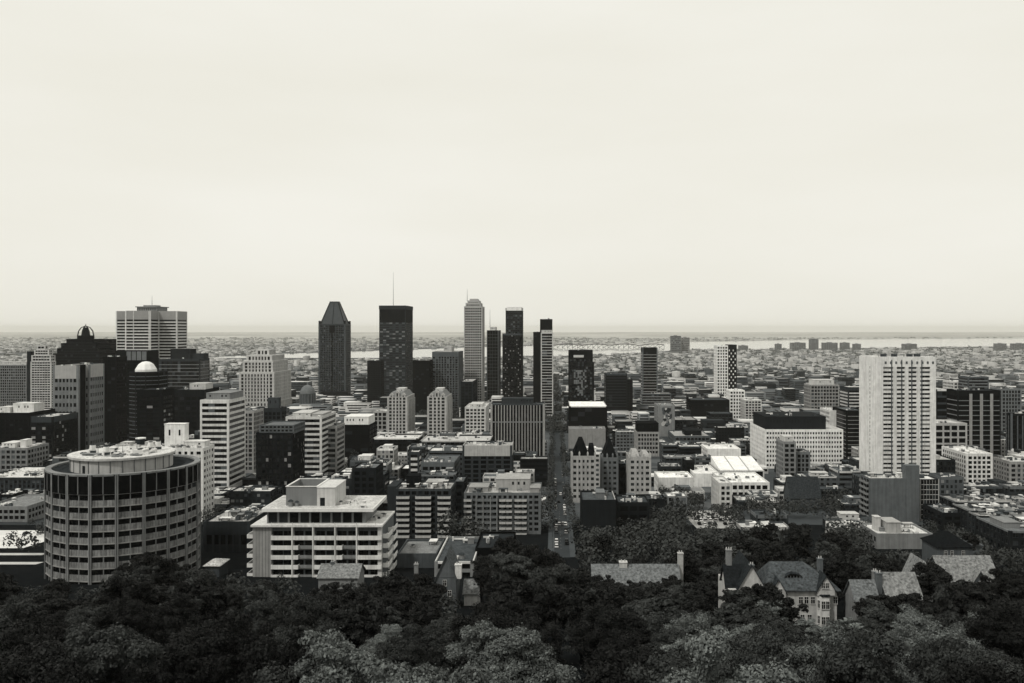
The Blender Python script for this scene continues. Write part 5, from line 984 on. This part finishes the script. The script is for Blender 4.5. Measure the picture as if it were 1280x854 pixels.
def low_building(x, d, w, dep, h, v, rv, lit):
    zb = gz(d + dep) - .4; shade = 0 if v < .03 else 1 if v < .09 else 2 if v < .25 else 3 if v < .5 else 4
    st = max(1, round(h / 3.4)); num = {1: 'one', 2: 'two', 3: 'three', 4: 'four', 5: 'five', 6: 'six', 7: 'seven', 8: 'eight'}.get(st, 'nine')
    rn = 'dark roof' if rv < .12 else 'grey roof' if rv < .35 else 'bright roof'
    lab = f'{ADJ[shade]} {num}-storey block, {rn}, {where(PX(x, d), d)}'
    k = seen_labels.get(lab, 0); seen_labels[lab] = k + 1
    r = thing('city_block', lab, 'building', (x, d + dep / 2, zb), 'small city blocks: ' + lab); LOWB.append((r, lab, PX(x, d), d))
    pg = rect(w - .5, dep - .5); mb = MB(); near = d < 1000
    ops = shell(mb, pg, 0, h + .9, 3.4, R.uniform(.35, .55), R.uniform(2.4, 4), R.choice((0, .3, .45, .5)), .25, .5, R.uniform(.8, 1.8), .6, pm=1, sm=1, tm=2)
    trim = v if R.random() < .5 else min(.7, v * 2.2 + .06)
    mb.build('wall', [M(round(v, 2)), M(round(v * .8 + .01, 2)), M(round(trim, 2))], r)
    add_windows(r, ops, 'band', lit); roof_sheet(r, pg, h + .05, round(rv, 1) + .02)
    scatter_units(r, -w / 2 + .6, w / 2 - .6, -dep / 2 + .6, dep / 2 - .6, h + .1, R.randint(3, 8) if d < 900 else R.randint(1, 4), R.uniform(.7, 1.3))
    if R.random() < .35 and w > 10: penthouse(r, -w * R.uniform(.1, .3), w * R.uniform(.05, .3), -dep * .2, dep * .3, h + .1, R.uniform(2, 3.6), R.choice((.05, .2, .5, .65)))
LOWB = []
cand = []
d = 428.0
fr = random.Random(21)
while d < 2300:
    row = fr.uniform(16, 25) * (1 + (d - 470) / 1800)
    x = X(-40, d); x1_ = X(1320, d)
    while x < x1_:
        w = fr.uniform(9, 25) * (1 + (d - 470) / 2200); dep = row * fr.uniform(.55, .85); h = fr.choice((6.8, 7, 10.2, 10.2, 10.5, 13.6, 13.6, 17, 20.4)) if fr.random() < .86 else fr.uniform(20, 32)
        xc = x + w / 2; x += w + fr.choice((.3, .3, .5, 1, 4, 8)); dj = d + fr.uniform(0, row * .15)
        if x < X(-20, d) or -4 < xc + w / 2 and xc - w / 2 < 11: 
            if xc + w / 2 > -4 and xc - w / 2 < 11: continue
        p0, p1 = PX(xc - w / 2, dj), PX(xc + w / 2, dj)
        if 855 < (p0 + p1) / 2 < 940 and dj < 530: continue
        if dj < 470 and not 945 < (p0 + p1) / 2 < 1078: continue
        if 940 < (p0 + p1) / 2 < 1078 and dj < 540: h = min(h, 8.5) * fr.uniform(.7, 1)     # the parking lot and the wooded park
        if p1 < 120 and dj < 470: continue
        if 970 < (p0 + p1) / 2 < 1040 and dj < 520 or not clear_of(xc - w / 2, xc + w / 2, dj, dj + dep): continue
        if fr.random() < .05: continue                             # gaps with trees
        mt = min_top(p0, p1, dj); zb = gz(dj + dep); hmax = CZ - (mt - VY) / F * dj - zb if mt > 0 else 99
        if hmax < 5: continue
        h = min(h, hmax)
        top = PY(zb + h, dj)
        if not visible(p0, p1, top, dj) or p1 < 0 or p0 > 1280: continue
        cand.append((xc, dj, w, dep, h, fr.choice((.012, .02, .03, .05, .08, .14, .2, .3, .45, .55)), fr.choice((.06, .1, .2, .35, .5, .62, .7)), fr.choice((0, 0, 1, 1, 2))))
    d += row
cand.sort(key=lambda c: c[1]); print('low blocks', len(cand))
for c in cand[:290]: low_building(*c)
REST = cand[290:]
# where two share a label, the place along the picture tells them apart
def name_rows():
    by = {}
    for r, lab, px, d in LOWB: by.setdefault(lab, []).append((px, d, r))
    for lab, rows in by.items():
        if len(rows) == 1: rows[0][2]['group'] = 'small city blocks'; continue
        rows.sort(key=lambda t_: t_[1])
        words = ['nearest', 'second nearest', 'third nearest', 'fourth nearest', 'fifth nearest', 'sixth nearest', 'farthest']
        for i, (_, _, r) in enumerate(rows):
            r['label'] = words[min(i, 6)] + ' ' + lab; r['group'] = 'small city blocks'
name_rows()

# everything beyond: one mass of far roofs
RTOP = [(-60, 440), (250, 447), (320, 444), (380, 441.5), (440, 439.5), (520, 437), (600, 434), (690, 431.5), (800, 430.5), (860, 428), (960, 426), (1100, 424.4), (1300, 423.2), (1400, 423)]
RBOT = [(-60, 440), (250, 451), (400, 450), (560, 448), (700, 445), (800, 441), (860, 437), (960, 436.5), (1100, 435), (1300, 432.5), (1400, 432)]
def lerp(P, x):
    for (a, ya), (b, yb) in zip(P, P[1:]):
        if a <= x <= b: return ya + (yb - ya) * (x - a) / (b - a)
    return P[-1][1]
def in_river(px, d): y = PY(7, d); return lerp(RTOP, px) - .6 < y < lerp(RBOT, px) + .6
def far_city():
    q = np.random.default_rng(3); V_, Q_, I_ = [], [], []
    cube = np.array([[-.5, -.5, 0], [.5, -.5, 0], [.5, .5, 0], [-.5, .5, 0], [-.5, -.5, 1], [.5, -.5, 1], [.5, .5, 1], [-.5, .5, 1]]); fc = np.array([[0, 1, 5, 4], [1, 2, 6, 5], [2, 3, 7, 6], [3, 0, 4, 7], [4, 5, 6, 7]])
    boxes = [(c[0], c[1] + c[3] / 2, c[2], c[3], c[4] + 1, None) for c in REST]
    for _ in range(19000):
        d = 1500 * (15000 / 1500) ** (q.random() ** 1.25); px = q.uniform(-30, 1310); x = X(px, d)
        if in_river(px, d): continue
        s_ = 1 + min(d, 8000) / 4000; w, l, h = q.uniform(6, 15) * s_, q.uniform(8, 15) * s_, q.choice([5, 6, 7, 8, 9, 12]) * (1 if q.random() < .95 else 2)
        if not clear_of(x - w / 2, x + w / 2, d - l / 2, d + l / 2): continue
        if -4 < x + w / 2 and x - w / 2 < 14 and d < 2600: continue
        boxes.append((x, d, w, l, h, None))
    BV = []
    for k, (x, d, w, l, h, _) in enumerate(boxes):
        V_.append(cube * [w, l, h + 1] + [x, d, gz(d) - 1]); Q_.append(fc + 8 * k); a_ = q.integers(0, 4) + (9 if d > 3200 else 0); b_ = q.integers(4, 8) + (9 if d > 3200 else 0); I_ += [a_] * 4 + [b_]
        if d < 2400 and h > 5:
            for f_ in range(int(h / 3.5)):
                z0 = gz(d) + 1.4 + f_ * 3.4; W_ = q.uniform(.3, .48)
                x0, x1, y0, y1 = x - w / 2, x + w / 2, d - l / 2 - .06, d + l / 2
                BV.extend([(x - w * W_, y0, z0), (x + w * W_, y0, z0), (x + w * W_, y0, z0 + 1.7), (x - w * W_, y0, z0 + 1.7)]); xs_ = x1 + .06 if x < 0 else x0 - .06
                BV.extend([(xs_, y0 + 1, z0), (xs_, y1 - 1, z0), (xs_, y1 - 1, z0 + 1.7), (xs_, y0 + 1, z0 + 1.7)])
    nb_ = sum(len(v_) for v_ in V_); V_.append(np.array(BV)); Q_.append(np.arange(len(BV)).reshape(-1, 4) + nb_); I_ += [8] * (len(BV) // 4)
    me = nparray_mesh('distant_buildings', np.concatenate(V_), np.concatenate(Q_), [M(v_, var=.2) for v_ in (.03, .12, .25, .45, .06, .18, .35, .62)] + [glass(1)] + [M(v_, var=.2) for v_ in (.3, .36, .42, .48, .32, .4, .46, .56)], I_)  # last set is paler and flatter: haze put into the farther walls and roofs
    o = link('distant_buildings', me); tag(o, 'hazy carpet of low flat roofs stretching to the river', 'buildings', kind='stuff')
far_city()
def far_block(name, label, p0, p1, yt, d, v, dep=40, group=None):
    xa, xb = X(p0, d), X(p1, d); zb = gz(d); H = Z(yt, d) - zb; r = thing(name, label, 'apartment block', ((xa + xb) / 2, d + dep / 2, zb - 1), group); w = xb - xa
    mb = MB(); ops = shell(mb, rect(w, dep), 0, H + 1, H / 9, .45, w / 6, .2, 1, 1.5, 2.5, 3); mb.build('wall', M(v), r); add_windows(r, ops, 'band', 2)
    MB().box(-w * .2, w * .15, -5, 8, H, H + 5).build('penthouse', M(v), r); register(p0, p1, yt, 440, d, dep, xa, xb)
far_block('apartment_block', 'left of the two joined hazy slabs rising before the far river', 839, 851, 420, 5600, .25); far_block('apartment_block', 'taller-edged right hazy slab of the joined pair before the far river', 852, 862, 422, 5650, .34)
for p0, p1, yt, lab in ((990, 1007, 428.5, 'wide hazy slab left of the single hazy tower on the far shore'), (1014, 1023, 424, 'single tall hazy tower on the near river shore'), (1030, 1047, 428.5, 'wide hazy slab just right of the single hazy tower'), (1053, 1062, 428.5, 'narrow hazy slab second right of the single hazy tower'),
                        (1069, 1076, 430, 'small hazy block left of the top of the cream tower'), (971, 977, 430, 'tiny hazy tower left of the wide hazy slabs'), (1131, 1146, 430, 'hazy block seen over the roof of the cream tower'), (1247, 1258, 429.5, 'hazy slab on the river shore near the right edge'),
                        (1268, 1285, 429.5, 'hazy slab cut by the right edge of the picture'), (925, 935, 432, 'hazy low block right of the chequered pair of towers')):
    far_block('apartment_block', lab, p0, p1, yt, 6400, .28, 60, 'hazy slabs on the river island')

# ------------------------------------------------------------------ bridges
def truss_bridge():
    d = 7600; z0 = 7; za, zb_ = Z(434.5, d), Z(430, d); r = thing('truss_bridge', 'long pale steel truss bridge crossing the far river', 'bridge', (0, d, z0)); za -= z0; zb_ -= z0
    xa, xb = X(690, d), X(830, d); MB().box(xa, xb, -12, 12, za - 4, za).build('deck', M(.12), r); m = MB(); n_ = 22
    for k in range(n_):
        x0, x1 = xa + (xb - xa) * k / n_, xa + (xb - xa) * (k + 1) / n_; f0 = .55 + .45 * abs(math.sin(k * .55)); f1 = .55 + .45 * abs(math.sin((k + 1) * .55))
        m.tube((x0, -10, za + (zb_ - za) * f0), (x1, -10, za + (zb_ - za) * f1), 3.4, 4); m.tube((x0, -10, za), (x1, -10, za + (zb_ - za) * f1), 1.8, 4); m.tube((x1, -10, za), (x1, -10, za + (zb_ - za) * f1), 1.8, 4)
    m.build('truss', M(.06), r)
    for k in range(0, n_ + 1, 2): MB().box(xa + (xb - xa) * k / n_ - 5, xa + (xb - xa) * k / n_ + 5, -10, 10, 0, za - 4).build('pier', M(.1), r)
truss_bridge()
def low_bridge():
    d = 5900; z0 = 7; r = thing('river_bridge', 'low dark girder bridge on stubby piers at the left of the river', 'bridge', (0, d, z0)); xa, xb = X(240, d), X(475, d); z = Z(447, d) - z0
    MB().box(xa, xb, -8, 8, z + 1, z + 4).build('deck', M(.35), r)
    for k in range(17): MB().box(xa + (xb - xa) * k / 16 - 9, xa + (xb - xa) * k / 16 + 9, -6, 6, 0, z + 1).build('pier', M(.1), r)
low_bridge()

# ------------------------------------------------------------------ trees
def crown_points(q, n, Rr, Hc, lobes):
    """a few uneven boughs make the outline; many small leaf clumps sit on them with gaps between"""
    nm = q.integers(4, 8); ms = []
    for k in range(nm):
        t_ = q.uniform(0, 2 * math.pi); off = q.uniform(.1, .55) * Rr; z = Hc * q.uniform(.25, .72); ms.append((off * math.cos(t_), off * math.sin(t_), z, q.uniform(.36, .58) * Rr, min(q.uniform(.22, .36) * Hc, Hc - z, z)))
    ms[0] = (q.uniform(-.12, .12) * Rr, q.uniform(-.12, .12) * Rr, Hc * .68, .42 * Rr, Hc * .32)
    ms = np.array(ms); w_ = ms[:, 3] ** 2; mi = q.choice(nm, lobes, p=w_ / w_.sum()); m_ = ms[mi]
    u = q.normal(size=(lobes, 3)); u /= np.linalg.norm(u, axis=1)[:, None]; u[:, 2] = np.where(q.random(lobes) < .55, np.abs(u[:, 2]), u[:, 2])
    cc = m_[:, :3] + u * m_[:, [3, 3, 4]] * q.uniform(.7, 1.12, (lobes, 1)); cr_ = q.uniform(.09, .23, lobes) * Rr
    w_ = cr_ ** 2; idx = q.choice(lobes, n, p=w_ / w_.sum())
    v = q.normal(size=(n, 3)); v /= np.linalg.norm(v, axis=1)[:, None]; v[:, 2] = np.where(q.random(n) < .7, np.abs(v[:, 2]), v[:, 2])
    rr = cr_[idx] * q.uniform(.35, 1.15, n) ** .6 * np.where(q.random(n) < .05, 1.35, 1)
    p = cc[idx] + v * rr[:, None] * [1, 1, .72]; return p, v
def crown_mesh(name, seed, n, Rr, Hc, leaf, lobes, mat, z0):
    q = np.random.default_rng(seed); p, v = crown_points(q, n, Rr, Hc, lobes)
    nn = v + q.normal(size=(n, 3)) * .5; nn /= np.linalg.norm(nn, axis=1)[:, None]
    a = np.cross(nn, q.normal(size=(n, 3))); a /= np.linalg.norm(a, axis=1)[:, None]; b = np.cross(nn, a); s_ = leaf * np.clip(q.lognormal(-.12, .4, n), .3, 1.9)[:, None]
    a *= s_; b *= s_ * .62; off = np.array([0, 0, z0])
    V_ = np.stack([p - a, p - b * 1.0 + a * .1, p + a, p + b + a * .1], 1).reshape(-1, 3) + off
    return nparray_mesh(name, V_, np.arange(4 * n).reshape(-1, 4), [mat])
def trunk_mesh(seed, Ht, Rr, Hc, r0):
    q = random.Random(seed); m = MB(); m.tube((0, 0, -1.5), (.1, 0, Ht * .55), r0, 8, 0, r0 * .75); m.tube((.1, 0, Ht * .55), (.2, .1, Ht + Hc * .6), r0 * .75, 8, 0, r0 * .2)
    for k in range(7):
        t_ = q.uniform(0, 6.28); z = Ht * q.uniform(.6, 1.0); m.tube((.1, 0, z), (Rr * .6 * math.cos(t_), Rr * .6 * math.sin(t_), z + Hc * q.uniform(.25, .55)), r0 * .4, 5, 0, r0 * .08)
    return m.mesh('trunk', [M(.03, name='bark')])
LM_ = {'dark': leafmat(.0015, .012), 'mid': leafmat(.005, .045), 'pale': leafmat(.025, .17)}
def kind(tone, res, seed):
    n, leaf, lobes = {'near': (52000, .105, 140), 'mid': (15000, .23, 90), 'far': (1900, .62, 34)}[res]
    Rr, Hc, Ht = 5.2, 10.5, 3.5
    return crown_mesh('crown', seed, n, Rr, Hc, leaf, lobes, LM_[tone], Ht - .8), trunk_mesh(seed, Ht, Rr, Hc, .38)
KINDS = {}
for tone in ('dark', 'mid', 'pale'):
    for res in ('near', 'mid', 'far'):
        if (tone, res) == ('pale', 'far'): continue
        KINDS[(tone, res)] = [kind(tone, res, hash_ + {'dark': 0, 'mid': 40, 'pale': 80}[tone]) for hash_ in range(4 if res != 'far' else 3)]
TREES = []          # x, d, height, width, tone, label
tq = random.Random(77)
ORD = ['first', 'second', 'third', 'fourth', 'fifth', 'sixth', 'seventh', 'eighth', 'ninth', 'tenth', 'eleventh', 'twelfth', 'thirteenth', 'fourteenth', 'fifteenth', 'sixteenth', 'seventeenth', 'eighteenth', 'nineteenth', 'twentieth'] + [t_ + u_ for t_ in ('twenty-', 'thirty-', 'forty-') for u_ in ('first', 'second', 'third', 'fourth', 'fifth', 'sixth', 'seventh', 'eighth', 'ninth')]
LEAFY = {'dark': 'dark-leaved', 'mid': 'grey-leaved', 'pale': 'pale-leaved'}; ROWS = ['one', 'two', 'three', 'four', 'five', 'six', 'seven', 'eight', 'nine', 'ten', 'eleven', 'twelve', 'thirteen', 'fourteen', 'fifteen', 'sixteen', 'seventeen', 'eighteen', 'nineteen', 'twenty'] + ['twenty-one', 'twenty-two', 'twenty-three', 'twenty-four', 'twenty-five', 'twenty-six']
def treeline(px):      # the row of the photograph reached by the wood's upper edge
    P = [(-60, 722), (0, 726), (60, 722), (105, 738), (135, 716), (160, 700), (190, 690), (225, 704), (250, 714), (280, 714), (300, 716), (350, 716), (420, 724), (500, 716), (535, 730), (565, 762), (592, 748), (612, 690), (660, 672), (690, 690), (712, 690), (740, 696), (800, 690), (850, 672), (900, 650), (960, 645), (1050, 650), (1080, 672), (1120, 706), (1160, 724), (1200, 706), (1260, 730), (1340, 735)]
    for (a, ya), (b, yb) in zip(P, P[1:]):
        if a <= px <= b: return ya + (yb - ya) * (px - a) / (b - a)
    return 720
def allowed_top(p0, p1, d):
    y = -1e9
    for (a, b, t_, bt, kd) in KEEP:
        if d < kd and p0 < b and p1 > a: y = max(y, bt)
    return y
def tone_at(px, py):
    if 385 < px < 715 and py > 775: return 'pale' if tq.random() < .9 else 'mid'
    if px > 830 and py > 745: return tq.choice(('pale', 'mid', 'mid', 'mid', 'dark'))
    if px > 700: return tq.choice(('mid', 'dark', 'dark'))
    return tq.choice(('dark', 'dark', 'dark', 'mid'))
d = 66.0; row = 0
while d < 330:
    sp = 8.6 + d * .024; x = X(-30, d) + tq.uniform(0, sp); nth = 0
    while x < X(1305, d):
        xx = x + tq.uniform(-.3, .3) * sp; dj = d + tq.uniform(-.35, .35) * sp; x += sp
        h = tq.uniform(10, 18.5); wd = tq.uniform(.68, .98) * min(h, 15); zb = gz(dj); px = PX(xx, dj); hw = wd / 2 / dj * F
        if not clear_of(xx - 2, xx + 2, dj - 2, dj + 2, 1.5): continue
        lim = max(allowed_top(px - hw, px + hw, dj), treeline(px) + tq.uniform(-9, 26))
        hm_ = CZ - (lim - VY) / F * dj - zb
        if hm_ < 3.5: continue
        h = min(h, hm_ * .98); wd = min(wd, h * .95)
        py = PY(zb + h, dj)
        if py > 862: continue
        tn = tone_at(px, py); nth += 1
        TREES.append((xx, dj, h, wd, tn, f"{'tall' if h > 13.5 else 'short' if h < 9 else 'middling'} {LEAFY[tn]} tree, {ORD[nth - 1]} from the left in row {ROWS[row]} of the wood"))
    d += sp * .9; row += 1
for px, py, d in ((640, 672, 300), (612, 692, 288), (664, 676, 312), (690, 688, 300), (626, 704, 262), (655, 700, 252), (602, 712, 272), (682, 706, 258), (160, 700, 286), (190, 690, 296), (140, 716, 268), (212, 700, 280), (240, 722, 262), (1000, 655, 330), (960, 652, 345), (925, 664, 340), (1045, 660, 335), (1076, 690, 290), (890, 676, 320), (752, 714, 236), (768, 724, 230), (792, 722, 234), (818, 724, 232), (842, 718, 236), (1167, 704, 240), (1180, 712, 236), (1130, 738, 205), (1226, 724, 238), (1252, 708, 246), (1275, 716, 240), (945, 727, 208), (962, 731, 204), (928, 734, 206), (982, 742, 202), (548, 726, 244), (560, 738, 232), (530, 716, 262), (1100, 738, 208), (1085, 744, 205)):
    h = CZ - (py - VY) / F * d - gz(d)
    if 4 < h < 26: TREES.append((X(px, d), d, h, min(15, h * .85), 'dark', f"broad dark-leaved tree rising {where(px, d)}, tops the wood's edge"))
print('wood', len(TREES), 'low blocks to', LOWB[-1][3])
# street and park trees among the buildings
PARK = []
def park(x, d, h, wd, tone): PARK.append((x, d, h, wd, tone))
for px, py, d, h, wd in [(685, 628, 500, 17, 9), (684, 640, 460, 17, 9), (685, 655, 430, 16, 8), (688, 600, 580, 15, 8), (717, 655, 425, 13, 8), (714, 640, 470, 12, 7), (560, 640, 415, 17, 13), (572, 648, 408, 16, 11), (585, 652, 405, 15, 10), (598, 655, 408, 13, 9),
                          (830, 605, 545, 13, 13), (845, 603, 540, 14, 13), (858, 606, 535, 13, 13), (870, 612, 530, 11, 11), (815, 622, 500, 13, 12), (830, 625, 490, 13, 12), (845, 628, 480, 14, 12), (856, 634, 470, 13, 11), (818, 640, 460, 12, 12), (842, 645, 455, 12, 12)]:
    park(X(px, d), d, h, wd, 'dark')
for px, d in ((982, 500), (992, 492), (1003, 497), (1014, 490), (1026, 498), (1036, 505), (975, 508)): park(X(px, d), d, 11, 10, 'dark')
for k in range(60):
    d = 520 + k * 11
    for xk in (-1.6, 9.6): 
        if tq.random() < .6: park(xk + tq.uniform(-.6, .6), d + tq.uniform(-3, 3), tq.uniform(7, 12), tq.uniform(5, 7.5), 'dark')
for _ in range(900):
    d = tq.uniform(325, 560); px = tq.uniform(705, 1290); x = X(px, d)
    if -4 < x < 12 or not clear_of(x - 3, x + 3, d - 3, d + 3, .5): continue
    if 858 < px < 936 and 452 < d < 530: continue
    if 940 < px < 1078 and d > 420 and (tq.random() < .72 or any(abs(x - b.location.x) < 9 and abs(d - b.location.y) < 9 for b, *_ in LOWB)): continue
    h = tq.uniform(9, 15); lim = max(min_top(px - 10, px + 10, d), treeline(px) - 46, allowed_top(px - 10, px + 10, d))
    if 855 < px < 945 and d < 458: lim = max(lim, 658)
    h = min(h, CZ - (lim - VY) / F * d - gz(d))
    if h < 4.5 or any(abs(x - t_[0]) < 5.5 and abs(d - t_[1]) < 6.5 for t_ in PARK): continue
    park(x, d, h, min(11, h * tq.uniform(.85, 1.05)), tq.choice(('dark', 'dark', 'mid')))
for _ in range(900):
    d = 380 * (1500 / 380) ** tq.random(); px = tq.uniform(0, 1280); x = X(px, d)
    if -3 < x < 12 or not clear_of(x - 4, x + 4, d - 4, d + 4, 0): continue
    if any(abs(x - b.location.x) < 14 and abs(d - b.location.y) < 12 for b, *_ in LOWB): continue
    h = min(tq.uniform(7, 12), CZ - (min_top(px - 8, px + 8, d) - VY) / F * d - gz(d))
    if h > 4.5: park(x, d, h, h * .9, 'dark')
PARK = [t_ for t_ in PARK if visible(PX(t_[0] - 3, t_[1]), PX(t_[0] + 3, t_[1]), PY(gz(t_[1]) + t_[2], t_[1]), t_[1])]
PARK.sort(key=lambda t_: t_[1]); cnt = {}
for (x, d, h, wd, tn) in PARK:
    w_ = f"{LEAFY[tn]} {'tree' if h > 8.5 else 'small tree'}"; near_ = where(PX(x, d), d); k = cnt.get((w_, near_), 0); cnt[(w_, near_)] = k + 1
    TREES.append((x, d, h, wd, tn, f"{w_} {near_}" + (f", {ORD[k]} nearest there" if k else ', the nearest there')))
print('trees', len(TREES))
def tree(x, d, h, wd, tone, label):
    res = 'near' if d < 150 else 'mid' if d < 340 else 'far'
    if (tone, res) == ('pale', 'far'): tone = 'mid'
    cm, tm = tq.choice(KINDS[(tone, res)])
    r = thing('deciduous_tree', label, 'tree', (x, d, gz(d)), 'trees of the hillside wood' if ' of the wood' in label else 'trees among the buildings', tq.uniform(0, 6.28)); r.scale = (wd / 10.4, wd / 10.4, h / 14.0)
    link('crown', cm, r); link('trunk', tm, r)
TREES.sort(key=lambda t_: -t_[2] * t_[3] / t_[1] ** 2)
for t_ in TREES[:298]: tree(*t_)
def far_trees():
    q = np.random.default_rng(9); spots = [(x, d, h, wd) for x, d, h, wd, *_ in TREES[298:]]
    for _ in range(30000):
        d = 1100 * (16000 / 1100) ** (q.random() ** 1.2); px = q.uniform(-20, 1300); x = X(px, d); g_ = 1 + d / 2500
        if in_river(px, d) or d > 8500 and q.random() < .6 or not clear_of(x - 4, x + 4, d - 4, d + 4): continue
        clump = math.sin(x * .004 + 1) + math.sin(d * .0031 + x * .0013)
        if q.random() > .4 + .4 * max(0, clump): continue
        spots.append((x, d, q.uniform(6, 11) * (1 if d < 3000 else 1.15), q.uniform(7, 12) * g_))
    V_, I_ = [], []
    for (x, d, h, wd) in spots:
        n = 160 if d < 700 else 70 if d < 1500 else 14 if d < 4000 else 8
        v = q.normal(size=(n, 3)); v /= np.linalg.norm(v, axis=1)[:, None]; v[:, 2] = np.abs(v[:, 2]) * 1.3 - .3
        p = v * [wd / 2, wd / 2, h * .55] * q.uniform(.6, 1.05, (n, 1)) + [x, d, gz(d) + h * .42]
        nn = v + q.normal(size=(n, 3)) * .5; a = np.cross(nn, q.normal(size=(n, 3))); a /= np.linalg.norm(a, axis=1)[:, None]; b = np.cross(nn, a); b /= np.linalg.norm(b, axis=1)[:, None]
        s_ = (1.8 if n < 20 else .85 if n == 70 else .6) * wd / 9 * q.uniform(.6, 1.2, (n, 1)); a = a * s_; b = b * s_ * .8
        V_.append(np.stack([p - a, p - b, p + a, p + b], 1).reshape(-1, 3)); I_ += [0 if d < 2800 else 1] * n  # farther trees take a lighter leaf colour that imitates haze
    V_ = np.concatenate(V_)
    o = link('distant_trees', nparray_mesh('distant_trees', V_, np.arange(len(V_)).reshape(-1, 4), [leafmat(.012, .05), leafmat(.06, .14)], I_)); tag(o, 'dark street trees, painted hazier farther off, scattered through the far city as far as the river', 'trees', kind='stuff')
far_trees()

def side_wood():
    """the wood goes on at both sides of the view"""
    q = np.random.default_rng(31); V_ = []
    for k in range(90):
        d = q.uniform(75, 320); px = q.uniform(-190, -45) if k % 2 else q.uniform(1325, 1480); x = X(px, d); h = q.uniform(10, 16); wd = h * q.uniform(.7, .95); n = 3500
        if not clear_of(x - 3, x + 3, d - 3, d + 3): continue
        p, v = crown_points(q, n, wd / 2, h * .78, 70); p = p + [x, d, gz(d) + h * .2]
        nn = v + q.normal(size=(n, 3)) * .5; nn /= np.linalg.norm(nn, axis=1)[:, None]; a = np.cross(nn, q.normal(size=(n, 3))); a /= np.linalg.norm(a, axis=1)[:, None]; b = np.cross(nn, a)
        s_ = .36 * q.uniform(.6, 1.3, (n, 1)); V_.append(np.stack([p - a * s_, p - b * s_ * .7, p + a * s_, p + b * s_ * .7], 1).reshape(-1, 3))
    V_ = np.concatenate(V_); o = link('woodland', nparray_mesh('woodland', V_, np.arange(len(V_)).reshape(-1, 4), [LM_['dark']])); tag(o, 'dark hillside wood going on beyond both edges of the view', 'wood', kind='stuff')
side_wood()
